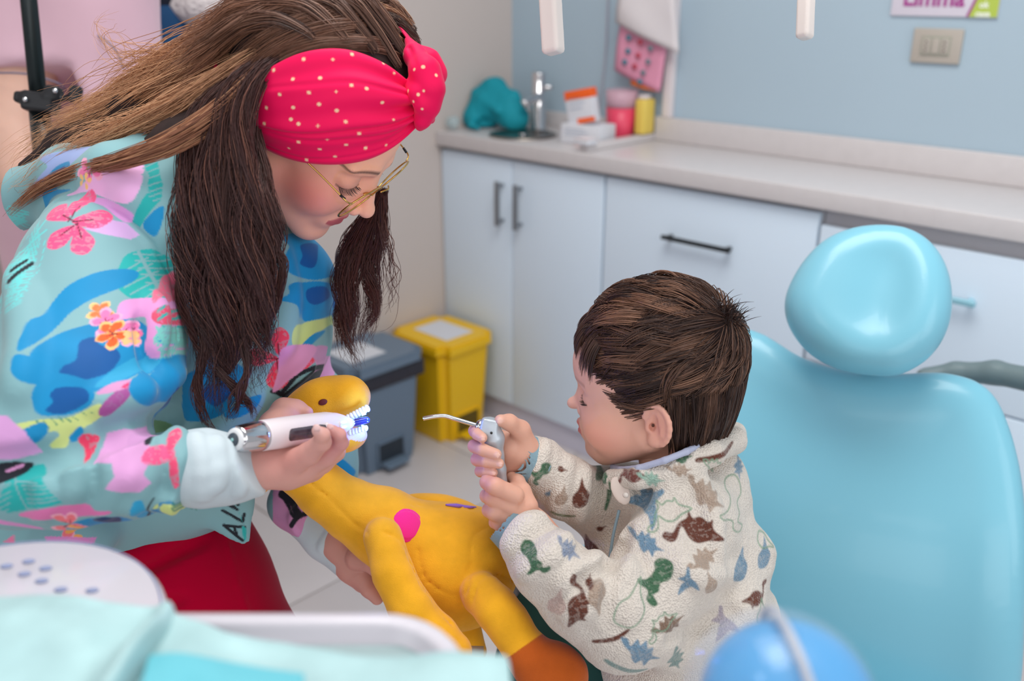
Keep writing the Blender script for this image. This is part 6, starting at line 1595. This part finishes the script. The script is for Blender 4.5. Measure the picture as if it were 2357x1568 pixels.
# front curtain falling beside the face
for (g, n) in [([(700, 105, .85, 18), (600, 165, .83, 26), (560, 260, .825, 30), (560, 380, .825, 36), (570, 500, .83, 42), (590, 620, .84, 44), (590, 740, .85, 40), (570, 850, .86, 30), (600, 930, .87, 14)], 420),
               ([(640, 125, .85, 20), (540, 200, .835, 30), (500, 320, .83, 40), (490, 450, .83, 48), (500, 600, .84, 54), (520, 720, .85, 50), (510, 840, .86, 34), (480, 920, .86, 22), (500, 985, .86, 10)], 460),
               ([(560, 170, .86, 24), (470, 260, .845, 34), (440, 380, .84, 44), (430, 500, .84, 46), (450, 640, .85, 44), (480, 760, .86, 40), (500, 860, .86, 30), (560, 940, .87, 12)], 420),
               ([(590, 300, .85, 12), (606, 380, .84, 16), (615, 480, .83, 28), (625, 560, .84, 28), (610, 640, .845, 32), (590, 740, .85, 30), (600, 830, .86, 26), (570, 900, .86, 14)], 240)]:
    lk(g, n, wave=20, nw=3.0, clumps=24, tight=.85, colA=MD, colB=DK, tipc=(66, 36, 36), endjit=.3, hi=.12, hic=(150, 100, 84), frizz=3)
for g in ([(460, 700, .85, 16), (470, 800, .85, 16), (452, 900, .85, 14), (470, 970, .85, 12), (510, 998, .85, 6)], [(560, 780, .85, 16), (570, 860, .85, 14), (540, 930, .85, 12), (530, 980, .86, 6)], [(600, 560, .84, 16), (655, 600, .84, 14), (640, 680, .85, 12), (620, 760, .85, 10), (632, 840, .86, 6)], [(500, 850, .85, 12), (560, 920, .86, 10), (592, 965, .86, 5)], [(420, 560, .85, 10), (415, 680, .85, 8), (450, 780, .85, 8), (480, 850, .85, 6)]):
    lk(g, 90, wave=8, nw=1.6, clumps=6, tight=.8, colA=MD, colB=DK, tipc=(80, 40, 36), endjit=.3, frizz=2)
# far-side lock
for (g, n) in [([(880, 440, 1.0, 16), (850, 520, 1.02, 30), (815, 600, 1.03, 34), (800, 700, 1.03, 30), (800, 780, 1.03, 20), (830, 860, 1.03, 8)], 260), ([(880, 450, 1.0, 14), (875, 540, 1.02, 22), (850, 620, 1.03, 26), (862, 700, 1.03, 18), (835, 760, 1.03, 16), (845, 810, 1.03, 8)], 220), ([(840, 500, 1.0, 20), (795, 580, 1.03, 26), (785, 680, 1.03, 22), (790, 780, 1.03, 14), (782, 830, 1.03, 8)], 200)]:
    lk(g, n, wave=11, nw=2.4, clumps=12, tight=.75, colA=(100, 56, 44), colB=(50, 26, 26), tipc=(96, 50, 40), endjit=.3, frizz=2.5)
# flyaways
for g in ([(560, 60, .9, 60), (400, 130, .92, 70), (250, 200, .95, 70), (120, 260, 1.0, 60)], [(420, 120, .92, 30), (300, 130, .93, 40), (230, 60, .93, 30), (300, 20, .93, 20)], [(300, 330, .92, 50), (160, 380, .95, 60), (20, 450, .98, 60)]):
    lk(g, 45, wave=14, nw=1.6, clumps=30, tight=.2, colA=TAN, colB=LT, endjit=.6, frizz=9)
lk([(880, 520, 1.0, 20), (900, 640, 1.02, 24), (880, 760, 1.02, 20)], 22, wave=8, nw=1.5, clumps=14, tight=.2, colA=(110, 66, 50), colB=MD, endjit=.5, frizz=8)
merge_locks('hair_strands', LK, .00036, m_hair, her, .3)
# ------------------------------------------------------------------ background people and stand (left edge)
m_scrub = mat('pink_scrub_cloth', (214, 176, 190), .8, sheen=.2, noise=(12, .03))
b1 = empty('person', 'person in pale pink scrubs standing at the left edge behind the woman', 'person', tuple(np.r_[P(150, 300, 1.62)[:2], 0]))
g1 = [(P(230, -150, 1.68), .115), (P(230, 300, 1.68), .13)]
bx, by = P(190, 300, 1.66)[:2]
v = Vol((bx - .35, by - .28, .0), (bx + .35, by + .3, 1.75), .011)
v.chain([((bx + .03, by, 1.38), .14), ((bx + .02, by, 1.1), .125), ((bx, by, .85), .145)], .04)
v.chain([((bx - .02, by - .02, 1.42), .1), (P(60, 40, 1.55), .085), (P(60, 150, 1.55), .083)], .03)
v.plane(P(60, 196, 1.55), norm(-UP * 1 - RIGHT * .1)) if False else None
n_ = norm(UP * -1.0 + RIGHT * .12)
v.box(P(30, 188, 1.55) + n_ * .08, (.12, .08, .11), [norm(np.cross(n_, FWD)), n_, FWD], .002, .002, 'c')
VV, QQ = v.raw(); finish('scrub_top', VV, QQ, m_scrub, b1, subd=1, disp=lambda co, no: co + no * (.006 * wob(co, 18, 51, 2))[:, None])
v = Vol((bx - .45, by - .35, .0), (bx + .35, by + .3, 1.8), .011)
v.ell((bx + .05, by, 1.66), (.09, .1, .12)); v.chain([((bx + .04, by, 1.58), .055), ((bx + .03, by, 1.4), .06)], .02)
v.chain([(P(60, 120, 1.55), .058), (P(20, 300, 1.53), .05), (P(60, 420, 1.5), .038), (P(110, 470, 1.48), .03)], .02)
v.chain([((bx - .08, by, .85), .09), ((bx - .08, by, .45), .06), ((bx - .08, by - .01, .05), .045)], .03); v.chain([((bx + .08, by, .85), .09), ((bx + .08, by, .45), .06), ((bx + .08, by - .01, .05), .045)], .03)
for sx in (-.08, .08): v.chain([((bx + sx, by, .045), .04), ((bx + sx, by - .14, .035), .03)], .01)
VV, QQ = v.raw(); finish('body', VV, QQ, m_skin, b1, color=skin_col((214, 172, 154)), subd=1)
v = Vol((bx - .3, by - .25, .05), (bx + .3, by + .25, 1.1), .012)
for sx in (-.08, .08): v.chain([((bx + sx * .8, by, .95), .115), ((bx + sx * 1.2, by, .5), .085), ((bx + sx * 1.2, by - .01, .12), .075)], .03)
v.plane((0, 0, .1), (0, 0, -1))
VV, QQ = v.raw(); finish('scrub_trousers', VV, QQ, m_scrub, b1, subd=1)
tube('sleeve_piping', [P(-20, 168, 1.468), P(60, 170, 1.462), P(130, 190, 1.49), P(150, 205, 1.53)], .0016, mat('grey_piping', (120, 112, 132), .7), b1)
tube('neckline_piping', [P(150, -10, 1.50), P(200, 60, 1.50), P(262, 110, 1.50), P(285, 160, 1.52)], .0016, MATS['grey_piping'], b1)
v = Vol(P(150, 0, 1.52) - .09, P(150, 0, 1.52) + .09, .004); v.chain([(P(130, -20, 1.525), .012), (P(150, 20, 1.515), .02), (P(165, 10, 1.52), .012)], .01)
VV, QQ = v.raw(); finish('collar', VV, QQ, mat('grey_collar_cloth', (110, 106, 122), .8), b1, subd=1)
b2 = empty('person', 'person in dark navy clothes standing behind the pink scrubs', 'person', tuple(np.r_[P(340, 60, 1.85)[:2], 0]))
qx, qy = P(345, 60, 1.84)[:2]
v = Vol((qx - .25, qy - .2, .0), (qx + .25, qy + .2, 1.8), .012)
v.chain([((qx, qy, 1.45), .1), ((qx, qy, 1.32), .095)], .03); v.chain([((qx - .03, qy, 1.45), .06), ((qx - .05, qy - .02, 1.27), .045)], .02)
VV, QQ = v.raw(); finish('jumper', VV, QQ, mat('black_jumper', (22, 28, 44), .85), b2, subd=1)
v = Vol((qx - .35, qy - .25, .0), (qx + .25, qy + .2, 1.35), .012)
v.chain([((qx, qy, 1.24), .09), ((qx, qy, 1.0), .1), ((qx - .16, qy, .5), .07), ((qx - .24, qy, .05), .05)], .02); v.chain([((qx, qy, 1.0), .1), ((qx - .04, qy, .5), .07), ((qx - .12, qy, .05), .05)], .02)
VV, QQ = v.raw(); finish('trousers', VV, QQ, mat('navy_trousers', (8, 58, 98), .85), b2, subd=1)
v = Vol((qx - .25, qy - .2, 1.35), (qx + .25, qy + .2, 1.85), .009); v.ell((qx, qy, 1.68), (.085, .1, .12)); v.chain([((qx, qy, 1.6), .05), ((qx, qy, 1.45), .06)], .02)
VV, QQ = v.raw(); finish('body', VV, QQ, m_skin, b2, color=skin_col((214, 172, 154)), subd=1)
fz = crumple('fluffy_towel', P(440, 10, 1.82), (.085, .05, .045), mat('white_fluffy_towel', (206, 198, 198), .95, bump=(90, 1.0, .01)), None, 9, amp=.3, h=.006)
tag(fz, 'white fluffy towel bundle against the off-white wall behind her hair', 'towel')
# tripod stand
m_blk = mat('black_anodised', (34, 42, 44), .3, .4)
m_blkp = mat('black_plastic', (26, 26, 30), .45)
stt = empty('light_stand', 'black metal light stand with clamp in front of the pink scrubs', 'stand', tuple(np.r_[P(90, 240, 1.3)[:2], 0]))
A1, A2 = P(62, -40, 1.32), P(92, 260, 1.3)
dd = norm(A2 - A1)
tube('upper_tube', [A1 - dd * .5, A2], .0115, m_blk, stt, smoothpath=False, seg=20)
foot = A2 + dd * .06; foot2 = np.array([foot[0] + .01, foot[1], .0])
tube('lower_tube', [A2 - dd * .02, foot, foot2 + [0, 0, .12]], .0145, m_blk, stt, smoothpath=False, seg=20)
v = Vol(P(110, 235, 1.29) - .09, P(110, 235, 1.29) + .09, .0016)
AXr = [norm(RIGHT - UP * .12), norm(UP + RIGHT * .12), FWD]
k_ = 1.29 / FPX
v.box(P(95, 238, 1.29), np.array([36, 22, 26]) * k_, AXr, 8 * k_, .003); v.box(P(56, 226, 1.285), np.array([20, 13, 16]) * k_, AXr, 8 * k_, .006)
v.box(P(124, 216, 1.285), np.array([17, 17, 18]) * k_, AXr, 8 * k_, .006); v.cone(P(130, 230, 1.285), P(170, 222, 1.285), 7 * k_, 7 * k_, .003); v.box(P(174, 218, 1.285), np.array([13, 20, 12]) * k_, AXr, 6 * k_, .004)
VV, QQ = v.raw(); finish('clamp', VV, QQ, m_blkp, stt, subd=1)
for (x, y) in ((58, 229), (127, 209)): lathe('screw', P(x, y, 1.272), P(x, y, 1.268), [(0, 6 * k_), (1, 5 * k_)], m_chrome, stt, 16)
for a in (20, 140, 260):
    e_ = foot2 + np.array([.2 * math.cos(math.radians(a)), .2 * math.sin(math.radians(a)), .012])
    if a == 140: e_ = foot2 + np.array([-.12, .1, .012])
    tube('leg', [foot2 + [0, 0, .3], e_], .009, m_blk, stt, smoothpath=False)

# ------------------------------------------------------------------ operating lamp overhead, only its two handles hang into view
m_lampw = mat('warm_white_plastic', (232, 222, 216), .4)
ol = empty('operating_lamp', 'white overhead dental lamp with two rounded handles reaching down into the top of the frame', 'lamp', (.17, .92, 1.42))
def handle(x0, y0, x1, y1, D, wpx, dpx, rot):
    a, b = P(x0, y0, D), P(x1, y1, D); ax = norm(a - b); k_ = D / FPX
    s_ = norm(np.cross(ax, FWD)); s_ = norm(s_ * math.cos(rot) + FWD * math.sin(rot)); t_ = norm(np.cross(ax, s_))
    L = np.linalg.norm(a - b)
    v = Vol(np.minimum(a, b) - .04, np.maximum(a, b) + .04, .0016)
    v.box((a + b) / 2, (L / 2, wpx * k_ / 2, dpx * k_ / 2), [ax, s_, t_], 9 * k_, 0)
    VV, QQ = v.raw(); return finish('handle', VV, QQ, m_lampw, ol, subd=1)
handle(1258, -150, 1274, 124, .95, 46, 40, .6)
handle(1862, -150, 1852, 90, .99, 36, 34, -.75)
boxes('lamp_head', [(.0, .8, 1.395, .36, 1.0, 1.47)], m_lampw, ol, None, .025)
boxes('lamp_arm', [(.15, .88, 1.46, .19, .92, 2.7)], m_lampw, ol, None, .008)

# ------------------------------------------------------------------ instrument unit in the foreground
m_unit = mat('white_unit_enamel', (206, 202, 210), .25, coat=.2)
unit = empty('instrument_table', 'white swivel instrument table with shallow rimmed tray in the foreground', 'table', (-.1, .25, 0))
def rrect(x0, y0, x1, y1, r, n=8):
    out = []
    for cx_, cy_, a0 in ((x1 - r, y1 - r, 0), (x0 + r, y1 - r, 90), (x0 + r, y0 + r, 180), (x1 - r, y0 + r, 270)):
        for k in range(n + 1):
            a = math.radians(a0 + 90 * k / n); out.append((cx_ + r * math.cos(a), cy_ + r * math.sin(a)))
    return np.array(out)
rings = [(0, .955, .03), (0, .996, .045), (.002, 1.0, .045), (.008, 1.0, .041), (.0105, .998, .039), (.014, .984, .036)]
V = []; n = None
for ins, z, r in rings:
    q = rrect(-.46 + ins, .12 + ins, -.022 - ins, .407 - ins, r); n = len(q); V += [(a, b, z) for a, b in q]
F = [(i * n + j, i * n + (j + 1) % n, (i + 1) * n + (j + 1) % n, (i + 1) * n + j) for i in range(len(rings) - 1) for j in range(n)] + [tuple(range(n - 1, -1, -1)), tuple((len(rings) - 1) * n + j for j in range(n))]
link('tray', pydata('tray', np.array(V), F), m_unit, unit)
boxes('tray_mat', [(-.445, .135, .9865, -.0365, .3925, .990)], mat('grey_green_mat', (150, 170, 172), .5), unit, None, .0008)
boxes('arm_slab', [(-.46, .08, .925, .26, .38, .955)], m_unit, unit, None, .01)
boxes('column', [(-.02, .16, .05, .06, .24, .925)], m_unit, unit, None, .015)
boxes('base', [(-.25, -.05, 0, .25, .35, .05)], m_unit, unit, None, .02)
# round control panel with keys
cp = empty('control_panel', 'round white control panel with blue-grey membrane keys at the lower left', 'control panel', tuple(P(-60, 1480, .53)))
cc = P(-75, 1482, .53)
lathe('panel_disc', cc - [0, 0, .02], cc, [(0, .095), (.3, .104), (.75, .108), (1, .1035)], m_unit, cp, 64)
m_key = mat('blue_grey_keys', (140, 150, 184), .5)
for (x, y) in [(15, 1303), (66, 1292), (105, 1308), (56, 1321), (96, 1337), (140, 1357), (212, 1359)]:
    d = P(x, y, 1.0) - CAM; t = (cc[2] + .0006 - CAM[2]) / d[2]; q = CAM + d * t
    v = Vol(q - .012, q + .012, .0008); v.ell(q, (.0042, .0028, .0009)); VV, QQ = v.raw(); finish('key', VV, QQ, m_key, cp)
tube('panel_edge_line', [cc + np.array([.1045 * math.cos(a), .1045 * math.sin(a), .0002]) for a in np.linspace(0, 3.1, 24)], .0005, m_key, cp)
# aqua sterile wraps lying on the tray
m_aqua = mat('aqua_wrap', (168, 202, 204), .6, noise=(16, .2))
m_aqua2 = mat('aqua_wrap_deep', (104, 190, 204), .6, noise=(30, .05))
def drape(name, rows, m, label, seed, amp=.006, lift=0, n=10, sup=None):
    R_ = [spline([P(*q) for q in row], n) for row in rows]
    A_ = np.stack(R_, 0); G = np.stack([spline(A_[:, j], n) for j in range(A_.shape[1])], 1)
    a, b = G.shape[:2]; V = G.reshape(-1, 3); V = V + np.outer(amp * wob(V, 60, seed, 3), [0, 0, 1.0])
    i = (np.arange(a - 1)[:, None] * b + np.arange(b - 1)[None]).ravel(); F = np.stack([i, i + 1, i + b + 1, i + b], 1)
    o = link(name, pydata(name, V, F), m)
    md = o.modifiers.new('t', 'SOLIDIFY'); md.thickness = .0012
    return tag(o, label, 'wrap', 'aqua sterile wraps on the instrument tray')
drape('sterile_wrap', [[(-60, 1392, .50), (60, 1378, .50), (180, 1374, .495), (300, 1398, .49), (350, 1402, .49), (384, 1380, .48), (400, 1410, .48)],
                       [(-60, 1440, .475), (60, 1430, .475), (180, 1440, .47), (270, 1460, .47), (320, 1450, .465), (352, 1424, .45), (392, 1440, .47)],
                       [(-60, 1520, .455), (60, 1515, .455), (160, 1510, .45), (230, 1515, .45), (270, 1505, .445), (296, 1490, .425), (350, 1500, .45)],
                       [(-60, 1640, .43), (60, 1640, .43), (140, 1630, .43), (190, 1620, .43), (215, 1600, .42), (240, 1580, .40), (300, 1600, .43)]],
      m_aqua, 'folded aqua sterile wrap rising to a peak at the left of the tray', 61)
drape('sterile_wrap', [[(380, 1412, .478), (460, 1438, .475), (540, 1470, .465), (680, 1490, .455), (800, 1505, .45), (920, 1512, .45), (1040, 1510, .45), (1165, 1512, .45)],
                       [(330, 1480, .455), (440, 1490, .455), (540, 1500, .45), (680, 1515, .445), (800, 1530, .44), (920, 1532, .44), (1040, 1530, .44), (1172, 1540, .44)],
                       [(280, 1600, .43), (430, 1600, .43), (540, 1600, .425), (680, 1620, .42), (800, 1640, .42), (920, 1640, .42), (1040, 1640, .42), (1180, 1640, .42)]],
      m_aqua, 'flat aqua sterile wrap hanging over the right corner of the tray', 62, .005)
drape('sterile_wrap', [[(345, 1512, .440), (420, 1510, .438), (520, 1530, .435), (700, 1556, .428)], [(330, 1560, .425), (420, 1560, .425), (520, 1570, .42), (700, 1590, .415)], [(310, 1640, .41), (420, 1640, .41), (520, 1640, .405), (700, 1650, .40)]],
      m_aqua2, 'deeper blue wrap strip lowest in the frame on the tray', 63, .002)
# glossy blue dome
dm = empty('blue_ball', 'glossy translucent blue ball out of focus at the bottom edge', 'ball', tuple(P(1790, 1625, .44)))
bc = P(1790, 1628, .43)
def sphere(name, c, r, m, par, seg=48, sc=(1, 1, 1)):
    bm = bmesh.new(); bmesh.ops.create_uvsphere(bm, u_segments=seg, v_segments=seg // 2, radius=r); bmesh.ops.scale(bm, vec=sc, verts=bm.verts); bmesh.ops.translate(bm, vec=tuple(c), verts=bm.verts)
    me = bpy.data.meshes.new(name); bm.to_mesh(me); bm.free(); return link(name, me, m, par)
sphere('clear_shell', bc, .0452, mat('clear_blue_shell', (205, 222, 240), .06, alpha=.16, coat=1.0), dm)
sphere('blue_core', bc + np.array([.0045, .001, -.002]), .0405, mat('blue_gel', (0, 148, 212), .4, coat=.6), dm)
sphere('blue_bead', bc + np.array([-.012, -.012, .020]), .011, MATS['blue_gel'], dm)
closed_tube('grey_band', np.array([bc + .0445 * (math.cos(a) * norm(UP - .2 * RIGHT) + math.sin(a) * FWD) + RIGHT * .008 for a in np.linspace(0, 2 * np.pi, 60, endpoint=False)]), .0022, mat('grey_band', (176, 180, 190), .3), dm)
print('TOTAL', time.time() - T0)
